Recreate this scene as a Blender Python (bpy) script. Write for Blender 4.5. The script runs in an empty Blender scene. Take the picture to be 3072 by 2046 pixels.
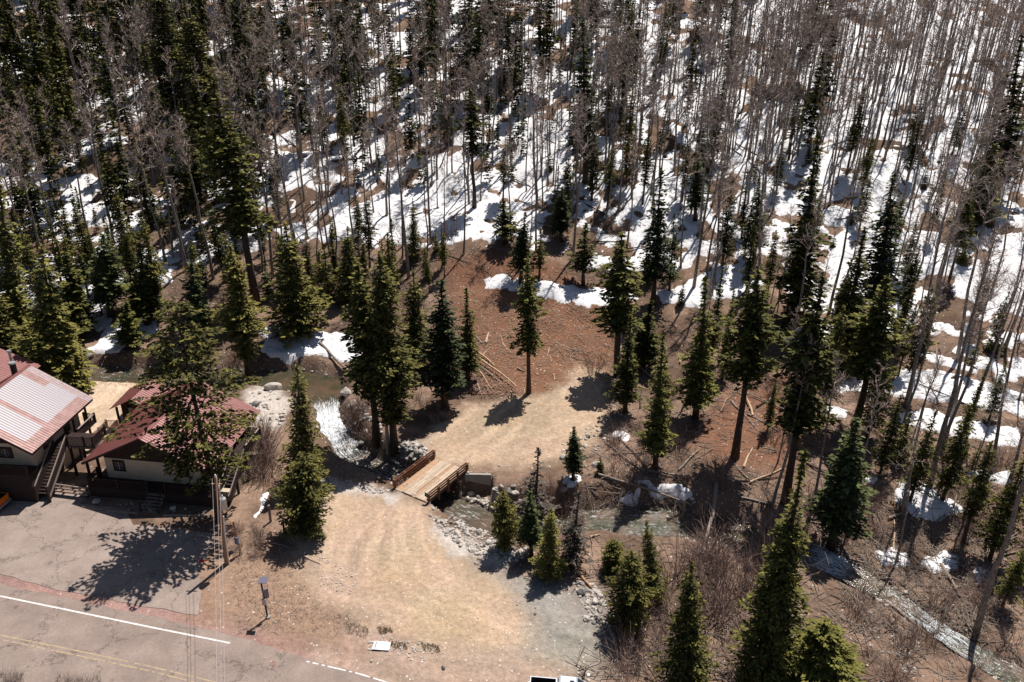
import bpy, math, random
import numpy as np
from mathutils import Matrix, Vector
R = math.radians
rng = np.random.default_rng(7)
random.seed(7)
sc = bpy.context.scene
C = sc.collection

# ------------------------------------------------------------------ camera, light, exposure
CAM_H, PITCH, ROLL, FPX = 48.0, R(25), R(1.1), 2390.0          # FPX: focal length in pixels of a 3072 px wide frame
cp_, sp_, cr_, sr_ = math.cos(PITCH), math.sin(PITCH), math.cos(ROLL), math.sin(ROLL)
cam = bpy.data.cameras.new('camera')
cam.lens = 36 * FPX / 3072
cam.sensor_width = 36
cam.clip_end = 3000
co = bpy.data.objects.new('camera', cam)
C.objects.link(co)
down = Vector((0, -sp_, -cp_)); fwd = Vector((0, cp_, -sp_)); xw = Vector((1, 0, 0))
right = xw * cr_ - down * sr_
up = -(xw * sr_ + down * cr_)
M = Matrix((right, up, -fwd)).transposed().to_4x4()
M.translation = Vector((0, 0, CAM_H))
co.matrix_world = M
sc.camera = co

SUN_AZ = Vector((0.50, 0.866))                                 # horizontal direction towards the sun
SUN_EL = R(64)
w = bpy.data.worlds.new('World'); sc.world = w; w.use_nodes = True
nt = w.node_tree
sky = nt.nodes.new('ShaderNodeTexSky'); sky.sky_type = 'NISHITA'; sky.sun_disc = False
sky.sun_elevation = SUN_EL; sky.sun_rotation = math.atan2(SUN_AZ.x, SUN_AZ.y)
bg = nt.nodes['Background']; nt.links.new(sky.outputs[0], bg.inputs[0]); bg.inputs[1].default_value = 0.05
ld = bpy.data.lights.new('sun', 'SUN'); ld.energy = 5.0; ld.angle = R(0.5); ld.color = (1.0, 0.955, 0.89)
lo = bpy.data.objects.new('sun', ld); C.objects.link(lo)
sdir = Vector((SUN_AZ.x * math.cos(SUN_EL), SUN_AZ.y * math.cos(SUN_EL), math.sin(SUN_EL)))
lo.rotation_euler = sdir.to_track_quat('Z', 'Y').to_euler(); lo.location = (60, 100, 120)
sc.view_settings.view_transform = 'Standard'; sc.view_settings.look = 'None'
sc.view_settings.exposure = 0.28; sc.view_settings.gamma = 1.0
sc.cycles.max_bounces = 5; sc.cycles.diffuse_bounces = 1

# ------------------------------------------------------------------ small numeric helpers
def ray(px, py):
    x = np.asarray(px, float) - 1536; y = np.asarray(py, float) - 1023
    a = x * cr_ + y * sr_; b = -x * sr_ + y * cr_
    return a, FPX * cp_ - b * sp_, -FPX * sp_ - b * cp_
def G(px, py, z=0.0):
    a, b, c = ray(px, py); t = (z - CAM_H) / c
    return np.array([a * t, b * t, z + 0 * t])
def project(X, Y, Z):
    z = Z - CAM_H; dep = Y * cp_ - z * sp_; a = FPX * X / dep; b = FPX * (-Y * sp_ - z * cp_) / dep
    return 1536 + a * cr_ - b * sr_, 1023 + a * sr_ + b * cr_
def _hash(ix, iy, s):
    n = (ix.astype(np.int64) * 374761393 + iy.astype(np.int64) * 668265263 + s * 1274126177) & 0xffffffff
    n = ((n ^ (n >> 13)) * 1274126177) & 0xffffffff
    return ((n ^ (n >> 16)) & 0xffff) / 65535.0
def vnoise(x, y, s=0):
    ix = np.floor(x); iy = np.floor(y); fx = x - ix; fy = y - iy
    fx = fx * fx * (3 - 2 * fx); fy = fy * fy * (3 - 2 * fy)
    a = _hash(ix, iy, s); b = _hash(ix + 1, iy, s); c = _hash(ix, iy + 1, s); d = _hash(ix + 1, iy + 1, s)
    return (a * (1 - fx) + b * fx) * (1 - fy) + (c * (1 - fx) + d * fx) * fy
def fbm(x, y, s=0, o=4):
    v = 0; a = 0.5; t = 0
    for i in range(o):
        v = v + a * vnoise(x * 2 ** i + 17.3 * i, y * 2 ** i - 9.1 * i, s + i); t += a; a *= 0.5
    return v / t
def sstep(a, b, x):
    t = np.clip((x - a) / (b - a), 0, 1); return t * t * (3 - 2 * t)
def polymask(poly, X, Y, feather=0.8):
    """soft inside-mask of a world polygon"""
    P = np.array(poly); n = len(P)
    x0, y0 = P.min(0) - feather * 3; x1, y1 = P.max(0) + feather * 3
    out = np.zeros(X.shape); sel = (X > x0) & (X < x1) & (Y > y0) & (Y < y1)
    if not sel.any(): return out
    x = X[sel]; y = Y[sel]; inside = np.zeros(x.shape, bool); d2 = np.full(x.shape, 1e9)
    for i in range(n):
        ax, ay = P[i]; bx, by = P[(i + 1) % n]
        c = ((ay > y) != (by > y)) & (x < (bx - ax) * (y - ay) / (by - ay + 1e-12) + ax)
        inside ^= c
        dx, dy = bx - ax, by - ay; t = np.clip(((x - ax) * dx + (y - ay) * dy) / (dx * dx + dy * dy + 1e-9), 0, 1)
        d2 = np.minimum(d2, (x - ax - t * dx) ** 2 + (y - ay - t * dy) ** 2)
    sd = np.sqrt(d2) * np.where(inside, 1, -1)
    out[sel] = sstep(-feather, feather, sd)
    return out

# ------------------------------------------------------------------ the brook: (pixel x, pixel y, water level, half width, bank width, foam)
ST = [(-500, 1105, -.7, 2.2, 2, .25), (-150, 1110, -.7, 2.2, 2, .25), (150, 1118, -.7, 2.0, 2, .3), (300, 1122, -.75, 1.9, 2, .35), (450, 1132, -.75, 1.8, 2, .3), (650, 1140, -.8, 1.9, 2, .25),
      (800, 1135, -.85, 2.1, 2, .12), (900, 1145, -.9, 2.6, 2, .0), (965, 1165, -.9, 2.7, 1.6, .0), (990, 1205, -.95, 1.3, 1.5, .35), (985, 1225, -1.5, 1.1, 1.8, 1.05), (985, 1262, -1.9, 1.1, 1.8, 1.0),
      (1012, 1305, -2.1, 1.1, 1.8, .85), (1040, 1345, -2.3, 1.2, 1.8, .65), (1090, 1395, -2.5, 1.7, 1.8, .4), (1180, 1440, -2.6, 1.8, 1.5, .5), (1250, 1475, -2.5, 1.9, .8, .35),
      (1330, 1520, -2.4, 2.0, .8, .3), (1400, 1550, -2.4, 2.1, 1.5, .45), (1480, 1580, -2.4, 2.2, 2, .2), (1600, 1590, -2.4, 2.3, 2, .25), (1750, 1575, -2.45, 2.0, 2, .3),
      (1900, 1560, -2.5, 2.1, 2, .4), (2020, 1570, -2.65, 2.0, 2, .35), (2150, 1590, -2.9, 2.0, 2, .25), (2300, 1630, -3.5, 1.5, 2, .25), (2430, 1660, -3.6, 1.2, 2, .5), (2500, 1690, -3.9, 1.0, 2, 1),
      (2570, 1730, -4.1, 1.1, 2, .35), (2690, 1800, -4.3, .7, 2, .3), (2800, 1880, -4.7, .65, 2, .75), (2950, 1980, -5.1, .8, 2, .4), (3120, 2060, -5.4, 1.2, 2, .3), (3500, 2240, -6, 1.5, 2, .4)]
SW = np.array([list(G(a, b, z)[:2]) + [z, hw, bk, fo] for a, b, z, hw, bk, fo in ST])
def resample(A, step):
    seg = np.hypot(np.diff(A[:, 0]), np.diff(A[:, 1])); s = np.concatenate([[0], np.cumsum(seg)])
    # smooth (Catmull-Rom like) by dense linear + box filter
    t = np.arange(0, s[-1], step); B = np.array([np.interp(t, s, A[:, k]) for k in range(A.shape[1])]).T
    k = max(3, int(2.4 / step) | 1); pad = k // 2
    Q = np.pad(B, ((pad, pad), (0, 0)), mode='edge'); ker = np.ones(k) / k
    return np.array([np.convolve(Q[:, j], ker, 'valid') for j in range(A.shape[1])]).T
SR = resample(SW, 0.9)
def brook(X, Y):
    d = np.full(X.shape, 1e9); z = np.zeros(X.shape); hw = np.ones(X.shape); bk = np.ones(X.shape)
    for i in range(len(SR) - 1):
        ax, ay = SR[i, :2]; dx, dy = SR[i + 1, :2] - SR[i, :2]
        t = np.clip(((X - ax) * dx + (Y - ay) * dy) / (dx * dx + dy * dy), 0, 1)
        dd = np.hypot(X - ax - t * dx, Y - ay - t * dy); m = dd < d
        d = np.where(m, dd, d)
        for arr, k in ((z, 2), (hw, 3), (bk, 4)):
            v = SR[i, k] + t * (SR[i + 1, k] - SR[i, k]); arr[m] = v[m]
    return d, z, hw, bk

def base_height(X, Y):
    y0 = 97 - 4 * sstep(-10, 30, X)
    k = 5.0
    h = 0.37 * k * np.logaddexp(0, (Y - y0 - 2) / k)
    h = h + (fbm(X / 17, Y / 17, 3) - .5) * 3.2 * sstep(88, 112, Y) + (fbm(X / 4.5, Y / 4.5, 9) - .5) * .9 * sstep(80, 100, Y)
    h = h - 3.2 * sstep(12, 46, X) * (1 - sstep(60, 84, Y)) - 1.35 * sstep(7.5, 13, X) * (1 - sstep(64, 72, Y))
    rough = sstep(-4, 8, X) * sstep(60, 66, Y) + sstep(-32, -20, X) * .3
    h = h + (fbm(X / 2.2, Y / 2.2, 21) - .5) * .45 * np.clip(rough, 0, 1) * (Y < 100)
    return h
_w1, _w2 = G(1388, 1424), G(1480, 1425)
PIT = [(_w1[0], _w1[1]), (_w2[0], _w2[1]), (_w2[0] - .1, _w2[1] - 2.6), (_w2[0] - 2.4, _w2[1] - 4.2), (_w1[0] - .6, _w1[1] - 3.5)]
def height(X, Y, carve=True):
    X = np.asarray(X, float); Y = np.asarray(Y, float)
    h = base_height(X, Y)
    if carve:
        d, z, hw, bk = brook(X, Y)
        wob = (fbm(X / 1.5, Y / 1.5, 5) - .5) * .9
        t = sstep(hw * .75, hw + bk, d + wob)
        h = (z - .45) * (1 - t) + h * t
        h = h - np.clip(h + 2.2, 0, 9) * polymask(PIT, X, Y, .12)
    return h
GX = np.arange(-150, 150.01, .75); GY = np.arange(20, 300.01, .75)
_gx, _gy = np.meshgrid(GX, GY)
HG = height(_gx, _gy)
def hq(X, Y):
    """quick bilinear terrain lookup"""
    fx = np.clip((np.asarray(X, float) - GX[0]) / .75, 0, len(GX) - 1.001); fy = np.clip((np.asarray(Y, float) - GY[0]) / .75, 0, len(GY) - 1.001)
    ix = fx.astype(int); iy = fy.astype(int); fx = fx - ix; fy = fy - iy
    return (HG[iy, ix] * (1 - fx) + HG[iy, ix + 1] * fx) * (1 - fy) + (HG[iy + 1, ix] * (1 - fx) + HG[iy + 1, ix + 1] * fx) * fy
def on_ground(px, py):
    """world point where the sight line through (px, py) meets the terrain"""
    a, b, c = ray(float(px), float(py))
    ys = np.arange(24, 290, .25); t = ys / b
    X = a * t; Z = CAM_H + c * t
    below = Z < hq(X, ys)
    if not below.any(): return None
    i = int(np.argmax(below)); y = ys[i] - .12
    return Vector((a * y / b, y, float(hq(a * y / b, y))))
def gp(*pts):
    return [tuple(on_ground(*p)[:2]) for p in pts]

# ------------------------------------------------------------------ materials
def mat(name, col, rough=.9, var=.0, scale=4.0, col2=None, bump=.0, metal=0.0, attr=None, spec=.3):
    m = bpy.data.materials.new(name); m.use_nodes = True; N = m.node_tree.nodes; L = m.node_tree.links
    b = N['Principled BSDF']; b.inputs['Roughness'].default_value = rough; b.inputs['Metallic'].default_value = metal
    b.inputs['Specular IOR Level'].default_value = spec
    b.inputs['Base Color'].default_value = (*col, 1)
    if var or col2 or bump:
        tc = N.new('ShaderNodeTexCoord'); nz = N.new('ShaderNodeTexNoise'); nz.inputs['Scale'].default_value = scale; nz.inputs['Detail'].default_value = 6
        L.new(tc.outputs['Object'], nz.inputs['Vector'])
        rp = N.new('ShaderNodeValToRGB'); rp.color_ramp.elements[0].position = .3; rp.color_ramp.elements[1].position = .7
        c2 = col2 or tuple(min(1, c * (1 + var)) for c in col)
        c1 = col if col2 else tuple(c * (1 - var) for c in col)
        rp.color_ramp.elements[0].color = (*c1, 1); rp.color_ramp.elements[1].color = (*c2, 1)
        L.new(nz.outputs[0], rp.inputs[0]); L.new(rp.outputs[0], b.inputs['Base Color'])
        if bump:
            bp = N.new('ShaderNodeBump'); bp.inputs['Strength'].default_value = bump; bp.inputs['Distance'].default_value = .05
            L.new(nz.outputs[0], bp.inputs['Height']); L.new(bp.outputs[0], b.inputs['Normal'])
    return m
def foliage_mat(name, dark, light):
    m = bpy.data.materials.new(name); m.use_nodes = True; N = m.node_tree.nodes; L = m.node_tree.links
    b = N['Principled BSDF']; b.inputs['Roughness'].default_value = .75; b.inputs['Specular IOR Level'].default_value = .15
    at = N.new('ShaderNodeAttribute'); at.attribute_name = 'tint'
    oi = N.new('ShaderNodeObjectInfo')
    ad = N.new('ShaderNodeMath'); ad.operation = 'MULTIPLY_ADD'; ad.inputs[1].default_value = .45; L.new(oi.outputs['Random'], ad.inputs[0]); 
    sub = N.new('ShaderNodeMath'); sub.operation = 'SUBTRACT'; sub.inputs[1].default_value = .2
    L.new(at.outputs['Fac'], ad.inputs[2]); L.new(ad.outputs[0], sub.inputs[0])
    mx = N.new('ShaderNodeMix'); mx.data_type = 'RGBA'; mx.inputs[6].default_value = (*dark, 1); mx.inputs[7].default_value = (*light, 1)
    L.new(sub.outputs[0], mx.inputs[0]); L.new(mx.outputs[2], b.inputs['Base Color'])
    return m
MT = {}
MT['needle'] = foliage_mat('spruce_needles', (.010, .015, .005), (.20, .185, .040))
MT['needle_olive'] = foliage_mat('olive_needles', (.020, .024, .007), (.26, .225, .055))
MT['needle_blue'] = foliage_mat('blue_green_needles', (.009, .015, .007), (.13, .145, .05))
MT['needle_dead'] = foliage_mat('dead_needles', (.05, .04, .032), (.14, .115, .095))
MT['bark'] = mat('conifer_bark', (.07, .048, .036), var=.35, scale=9, bump=.6)
MT['aspen_bark'] = mat('aspen_bark', (.11, .09, .078), col2=(.36, .31, .27), scale=5, bump=.3)
MT['aspen_twig'] = mat('aspen_twigs', (.29, .215, .185), col2=(.54, .44, .385), scale=3)
MT['twig'] = mat('willow_twigs', (.20, .125, .105), col2=(.36, .26, .225), scale=3)
MT['pale_bark'] = mat('bleached_bark', (.34, .30, .26), col2=(.58, .53, .48), scale=4, bump=.3)
MT['deadwood'] = mat('weathered_log', (.17, .13, .105), col2=(.38, .31, .26), scale=5, bump=.5)
MT['freshwood'] = mat('peeled_log', (.42, .27, .17), col2=(.62, .46, .32), scale=6, bump=.3)
MT['stone'] = mat('pale_stone', (.34, .30, .265), col2=(.60, .54, .49), scale=2.3, bump=.5)
MT['stone_dark'] = mat('grey_stone', (.16, .145, .135), col2=(.32, .29, .27), scale=2.3, bump=.5)
MT['stucco'] = mat('cream_stucco', (.50, .41, .31), var=.08, scale=2, bump=.15)
MT['darkwood'] = mat('dark_stained_wood', (.034, .020, .018), var=.4, scale=8, bump=.2)
MT['greywood'] = mat('weathered_boards', (.20, .155, .135), var=.3, scale=8, bump=.2)
MT['railcap'] = mat('pale_rail_cap', (.32, .25, .22), var=.2, scale=6)
MT['lumber'] = mat('new_deck_lumber', (.42, .32, .235), col2=(.54, .43, .33), scale=3, bump=.2)
MT['lumber_edge'] = mat('orange_stained_lumber', (.36, .19, .10), col2=(.50, .32, .20), scale=4, bump=.2)
MT['lumber_worn'] = mat('worn_deck_lumber', (.33, .24, .18), col2=(.46, .36, .28), scale=4, bump=.2)
MT['redwood'] = mat('red_brown_rail_timber', (.20, .085, .05), var=.35, scale=5, bump=.2)
MT['concrete'] = mat('concrete', (.34, .31, .27), var=.15, scale=1.5, bump=.15)
MT['glass'] = mat('window_glass', (.03, .035, .045), rough=.08, spec=.6)
MT['white'] = mat('white_paint', (.8, .8, .8), rough=.6)
MT['black'] = mat('black_plastic', (.015, .015, .017), rough=.5)
MT['galv'] = mat('galvanised_steel', (.45, .44, .44), rough=.45, metal=.6, var=.1)
MT['silver'] = mat('silver_car_paint', (.62, .65, .70), rough=.28, metal=.35, spec=.5)
MT['orange'] = mat('orange_paint', (.75, .16, .015), rough=.35, var=.1)
MT['rubber'] = mat('tyre_rubber', (.02, .02, .02), rough=.8)
MT['pole'] = mat('pole_wood', (.32, .18, .10), var=.35, scale=6, bump=.3)
MT['wire'] = mat('pale_wire', (.4, .37, .38), rough=.4)
MT['grass'] = mat('dry_grass', (.22, .17, .09), col2=(.36, .28, .16), scale=.8)
MT['purple'] = mat('solar_panel_face', (.16, .15, .21), rough=.3, spec=.6)

def metal_roof(name, faded):
    m = bpy.data.materials.new(name); m.use_nodes = True; N = m.node_tree.nodes; L = m.node_tree.links
    b = N['Principled BSDF']; b.inputs['Roughness'].default_value = .42; b.inputs['Metallic'].default_value = .15
    tc = N.new('ShaderNodeTexCoord'); oi = N.new('ShaderNodeObjectInfo')
    nz = N.new('ShaderNodeTexNoise'); nz.inputs['Scale'].default_value = 1.6; nz.inputs['Detail'].default_value = 6
    L.new(tc.outputs['Object'], nz.inputs['Vector'])
    rp = N.new('ShaderNodeValToRGB'); rp.color_ramp.elements[0].color = (.19, .058, .052, 1) if not faded else (.19, .092, .078, 1)
    rp.color_ramp.elements[1].color = (.22, .082, .07, 1) if not faded else (.29, .16, .145, 1)
    rp.color_ramp.elements[0].position = .35; rp.color_ramp.elements[1].position = .7
    L.new(nz.outputs[0], rp.inputs[0]); out = rp.outputs[0]
    if faded:                                   # bare, bleached metal where the red coating has worn off
        g = N.new('ShaderNodeAttribute'); g.attribute_name = 'worn'
        ad = N.new('ShaderNodeMath'); ad.operation = 'ADD'; L.new(g.outputs['Fac'], ad.inputs[0])
        n2 = N.new('ShaderNodeTexNoise'); n2.inputs['Scale'].default_value = 5; n2.inputs['Detail'].default_value = 8; L.new(tc.outputs['Object'], n2.inputs['Vector'])
        sb = N.new('ShaderNodeMath'); sb.operation = 'MULTIPLY_ADD'; sb.inputs[1].default_value = .7; sb.inputs[2].default_value = -.37
        L.new(n2.outputs[0], sb.inputs[0]); L.new(sb.outputs[0], ad.inputs[1])
        mr = N.new('ShaderNodeMapRange'); mr.inputs[1].default_value = .34; mr.inputs[2].default_value = .66; mr.inputs[4].default_value = .92; L.new(ad.outputs[0], mr.inputs[0])
        mx = N.new('ShaderNodeMix'); mx.data_type = 'RGBA'; mx.inputs[7].default_value = (.29, .265, .285, 1)
        L.new(mr.outputs[0], mx.inputs[0]); L.new(out, mx.inputs[6]); out = mx.outputs[2]
    L.new(out, b.inputs['Base Color'])
    return m
MT['roof_red'] = metal_roof('red_metal_roof', False)
MT['roof_faded'] = metal_roof('faded_metal_roof', True)

# ------------------------------------------------------------------ mesh helpers
class MB:
    def __init__(s): s.v = []; s.f = []; s.m = []; s.mi = 0
    def quad(s, a, b, c, d):
        n = len(s.v); s.v += [tuple(a), tuple(b), tuple(c), tuple(d)]; s.f.append((n, n + 1, n + 2, n + 3)); s.m.append(s.mi); return s
    def box(s, x0, x1, y0, y1, z0, z1):
        n = len(s.v)
        s.v += [(x0, y0, z0), (x1, y0, z0), (x1, y1, z0), (x0, y1, z0), (x0, y0, z1), (x1, y0, z1), (x1, y1, z1), (x0, y1, z1)]
        s.f += [tuple(n + i for i in q) for q in ((0, 3, 2, 1), (4, 5, 6, 7), (0, 1, 5, 4), (1, 2, 6, 5), (2, 3, 7, 6), (3, 0, 4, 7))]; s.m += [s.mi] * 6; return s
    def hexa(s, p):
        n = len(s.v); s.v += [tuple(q) for q in p]
        s.f += [tuple(n + i for i in q) for q in ((0, 3, 2, 1), (4, 5, 6, 7), (0, 1, 5, 4), (1, 2, 6, 5), (2, 3, 7, 6), (3, 0, 4, 7))]; s.m += [s.mi] * 6; return s
    def bar(s, a, b, w, h=None, upv=(0, 0, 1)):
        a = Vector(a); b = Vector(b); h = h or w; d = (b - a).normalized(); u = Vector(upv)
        if abs(d.dot(u)) > .98: u = Vector((1, 0, 0))
        x = d.cross(u).normalized() * w / 2; y = x.cross(d).normalized() * h / 2
        return s.hexa([a - x - y, a + x - y, a + x + y, a - x + y, b - x - y, b + x - y, b + x + y, b - x + y])
    def tube(s, pts, rad, n=6, cap=True):
        base = len(s.v); pts = [Vector(p) for p in pts]
        for i, p in enumerate(pts):
            d = (pts[min(i + 1, len(pts) - 1)] - pts[max(i - 1, 0)]).normalized()
            u = Vector((1, 0, 0)) if abs(d.z) > .6 else Vector((0, 0, 1))
            x = d.cross(u).normalized(); y = x.cross(d)
            for k in range(n):
                a = 2 * math.pi * k / n; s.v.append(tuple(p + (x * math.cos(a) + y * math.sin(a)) * rad[i]))
        for i in range(len(pts) - 1):
            for k in range(n):
                a = base + i * n + k; b = base + i * n + (k + 1) % n; s.f.append((a, a + n, b + n, b)); s.m.append(s.mi)
        if cap and n > 2:
            s.f.append(tuple(base + k for k in range(n))); s.f.append(tuple(base + (len(pts) - 1) * n + k for k in reversed(range(n)))); s.m += [s.mi] * 2
        return s
    def mesh(s, name, mats, smooth=False):
        me = bpy.data.meshes.new(name); me.from_pydata(s.v, [], s.f)
        for m in (mats if isinstance(mats, (list, tuple)) else [mats]): me.materials.append(m)
        if any(s.m): me.polygons.foreach_set('material_index', s.m)
        if smooth: me.polygons.foreach_set('use_smooth', [True] * len(s.f))
        me.update(); return me
def obj(name, me, parent=None, loc=None, rot=None, scale=None):
    o = bpy.data.objects.new(name, me); C.objects.link(o)
    if parent: o.parent = parent
    if loc is not None: o.location = loc
    if rot is not None: o.rotation_euler = rot
    if scale is not None: o.scale = scale
    return o
def tag(o, label=None, cat=None, group=None, kind=None):
    if label: o['label'] = label
    if cat: o['category'] = cat
    if group: o['group'] = group
    if kind: o['kind'] = kind
    return o
def thing(name, label, cat, loc=(0, 0, 0), rz=0, group=None):
    return tag(obj(name, None, loc=loc, rot=(0, 0, rz)), label, cat, group)
def copy_tree(o, parent=None):
    c = o.copy(); C.objects.link(c); c.parent = parent
    for ch in o.children: copy_tree(ch, c)
    return c
def npmesh(name, V, Fq, mats, smooth=False, attrs=None, tri=False):
    """mesh from numpy arrays; Fq faces of constant size"""
    me = bpy.data.meshes.new(name); k = Fq.shape[1]
    me.vertices.add(len(V)); me.vertices.foreach_set('co', V.astype(np.float32).ravel())
    me.loops.add(Fq.size); me.loops.foreach_set('vertex_index', Fq.astype(np.int32).ravel())
    me.polygons.add(len(Fq)); me.polygons.foreach_set('loop_start', np.arange(0, Fq.size, k, dtype=np.int32))
    me.polygons.foreach_set('loop_total', np.full(len(Fq), k, dtype=np.int32))
    if smooth: me.polygons.foreach_set('use_smooth', np.ones(len(Fq), bool))
    for m in (mats if isinstance(mats, (list, tuple)) else [mats]): me.materials.append(m)
    me.update(calc_edges=True)
    for an, (dt, arr) in (attrs or {}).items():
        a = me.attributes.new(an, dt, 'POINT')
        a.data.foreach_set('color' if dt == 'FLOAT_COLOR' else 'vector' if dt == 'FLOAT_VECTOR' else 'value', arr.astype(np.float32).ravel())
    return me

# ------------------------------------------------------------------ terrain
u = np.concatenate([[-4, -2.4, -1.6, -1.25, -1.1], np.linspace(-1, 1, 470), [1.1, 1.25, 1.6, 2.4, 4]])
yr = np.concatenate([[-220, -100, -40, 0, 20, 30, 35], np.arange(38, 104, .34), np.arange(104, 150, .55), np.arange(150, 236, 1.0), np.arange(240, 420, 12), [500, 700]])
UU, YR = np.meshgrid(u, yr); XR = UU * (.72 * np.abs(YR) + 12)
ZR = height(XR, np.minimum(YR, 330))
PM = {}
def zone(name, poly, f=.8): PM.setdefault(name, []).append((poly, f))
zone('path', gp((880, 1600), (900, 1520), (960, 1455), (1180, 1485), (1290, 1520), (1300, 1570), (1350, 1650), (1480, 1720), (1560, 1800), (1600, 1900), (1480, 1960), (1250, 1930), (1060, 1850), (940, 1790), (880, 1700)), 1.6)
zone('path', gp((1290, 1378), (1400, 1395), (1560, 1400), (1700, 1380), (1790, 1330), (1840, 1240), (1800, 1110), (1730, 1090), (1690, 1150), (1600, 1190), (1400, 1215), (1320, 1270), (1240, 1345)), 1.2)
zone('path', gp((1330, 1345), (1620, 1240), (1650, 1275), (1420, 1390)), 1.5)
zone('sand', gp((225, 1160), (300, 1140), (420, 1152), (520, 1200), (500, 1290), (300, 1350), (150, 1350), (200, 1240)), 1)
zone('gravel', gp((1330, 1640), (1450, 1680), (1640, 1745), (1810, 1785), (1840, 1950), (1780, 2010), (1600, 1960), (1450, 1830), (1330, 1740)), 2)
zone('gravel', gp((1210, 1345), (1310, 1300), (1440, 1310), (1400, 1360), (1300, 1380)), 1)
zone('pink', gp((1000, 1900), (1300, 1800), (1560, 1900), (1800, 2010), (1850, 2140), (1000, 2140), (900, 1990)), 2)
zone('verge', gp((560, 1670), (700, 1640), (900, 1690), (1000, 1830), (1080, 1960), (760, 1890), (600, 1850)), 1.4)
zone('red', gp((-50, 1690), (300, 1740), (600, 1800), (900, 1920), (1250, 2030), (1000, 2060), (600, 1940), (200, 1830), (-50, 1790)), 1.2)
zone('mulch', gp((1330, 780), (1500, 745), (1660, 790), (1800, 880), (1860, 930), (1870, 1080), (1730, 1130), (1600, 1190), (1470, 1160), (1400, 1040), (1360, 900)), 1.5)
zone('mulch', gp((2180, 1180), (2380, 1100), (2450, 1300), (2380, 1420), (2150, 1400), (2060, 1300)), 2.5)
zone('grass', gp((150, 1128), (300, 1130), (440, 1142), (430, 1165), (200, 1160)), .8)
zone('pale', gp((735, 1175), (830, 1160), (870, 1210), (830, 1290), (740, 1270)), 1)
zone('pale', gp((1300, 1560), (1380, 1610), (1560, 1660), (1500, 1690), (1360, 1660), (1290, 1610)), .8)
zone('pale', gp((1400, 1500), (1480, 1480), (1520, 1540), (1430, 1540)), .7)
zone('pale', gp((900, 1430), (1050, 1440), (1200, 1480), (1180, 1500), (950, 1460)), .7)
COLS = {'path': (.42, .305, .21), 'sand': (.56, .42, .29), 'gravel': (.29, .26, .225), 'pink': (.37, .265, .205), 'verge': (.29, .19, .135), 'red': (.31, .19, .16),
        'mulch': (.20, .10, .062), 'grass': (.20, .17, .09), 'pale': (.50, .44, .39)}
col = np.zeros(XR.shape + (4,)); col[..., :3] = (.235, .155, .112)
nf = fbm(XR / 3, YR / 3, 40); nf2 = fbm(XR / .9, YR / .9, 44)
col[..., :3] *= (.42 + 1.05 * nf + .25 * (nf2 - .5))[..., None]
duff = sstep(.48, .6, fbm(XR / 4, YR / 4, 60))[..., None]
col[..., :3] = col[..., :3] * (1 - .6 * duff) + np.array((.10, .062, .043)) * .6 * duff
stony = .12 + .25 * nf
jx = (fbm(XR / 1.3, YR / 1.3, 71) - .5) * 2.4; jy = (fbm(XR / 1.3, YR / 1.3, 75) - .5) * 2.4
for zn in ('red', 'pink', 'verge', 'mulch', 'grass', 'sand', 'gravel', 'path', 'pale'):
    for poly, f in PM[zn]:
        m = polymask(poly, XR + jx, YR + jy, f)
        c = np.array(COLS[zn]) * (.92 + .16 * nf2)[..., None]
        col[..., :3] = col[..., :3] * (1 - m[..., None]) + c * m[..., None]
        stony = stony * (1 - m) + {'pale': .9, 'gravel': .45, 'pink': .5, 'verge': .3, 'red': .2, 'path': .4, 'sand': .05, 'mulch': .35, 'grass': .1}[zn] * m
# wheel tracks worn into the sandy path
def streak(dx, dy, s, w=1.0, l=.10):
    l2 = math.hypot(dx, dy); dx, dy = dx / l2, dy / l2
    wx_ = XR + (fbm(XR / 6, YR / 6, s + 5) - .5) * 5; wy_ = YR + (fbm(XR / 6, YR / 6, s + 9) - .5) * 5
    return fbm((wx_ * dy - wy_ * dx) * w, (wx_ * dx + wy_ * dy) * l, s, 3)
up_m = sstep(66, 72, YR); lo_m = sstep(55, 49, YR)
stk = streak(.45, .9, 310) * up_m + (1 - up_m) * (streak(.15, -1, 320) * (1 - lo_m) + streak(1, -.35, 330) * lo_m)
pm = np.zeros(XR.shape)
for zn in ('path', 'gravel', 'pink', 'red', 'sand'):
    for poly, f in PM[zn]: pm = np.maximum(pm, polymask(poly, XR + jx, YR + jy, f))
ruts = np.zeros(XR.shape)
for RL in (((1345, 1395), (1450, 1330), (1560, 1260), (1660, 1190), (1740, 1120)), ((1345, 1395), (1480, 1352), (1640, 1300), (1800, 1240)), ((1230, 1490), (1170, 1590), (1150, 1690), (1210, 1790), (1340, 1860), (1560, 1920), (1850, 2020)),
           ((1230, 1490), (1110, 1600), (1020, 1740), (990, 1860), (1040, 2000)), ((1230, 1490), (1240, 1640), (1330, 1760), (1500, 1830), (1840, 1890))):
    A_ = resample(np.array(gp(*RL)), .8)
    dd_ = np.full(XR.shape, 1e9); sel_ = (YR > 38) & (YR < 95); dl = dd_[sel_]; xx_, yy_ = XR[sel_], YR[sel_]
    for (ax, ay), (bx, by) in zip(A_[:-1], A_[1:]):
        t_ = np.clip(((xx_ - ax) * (bx - ax) + (yy_ - ay) * (by - ay)) / ((bx - ax) ** 2 + (by - ay) ** 2), 0, 1)
        dl = np.minimum(dl, np.hypot(xx_ - ax - t_ * (bx - ax), yy_ - ay - t_ * (by - ay)))
    dd_[sel_] = dl + (fbm(xx_ / 1.2, yy_ / 1.2, 360) - .5) * .35
    ruts = np.maximum(ruts, np.exp(-((dd_ - .85) / .22) ** 2) * (.4 + .9 * fbm(XR / 2.5, YR / 2.5, 365)))
ruts *= pm
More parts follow.
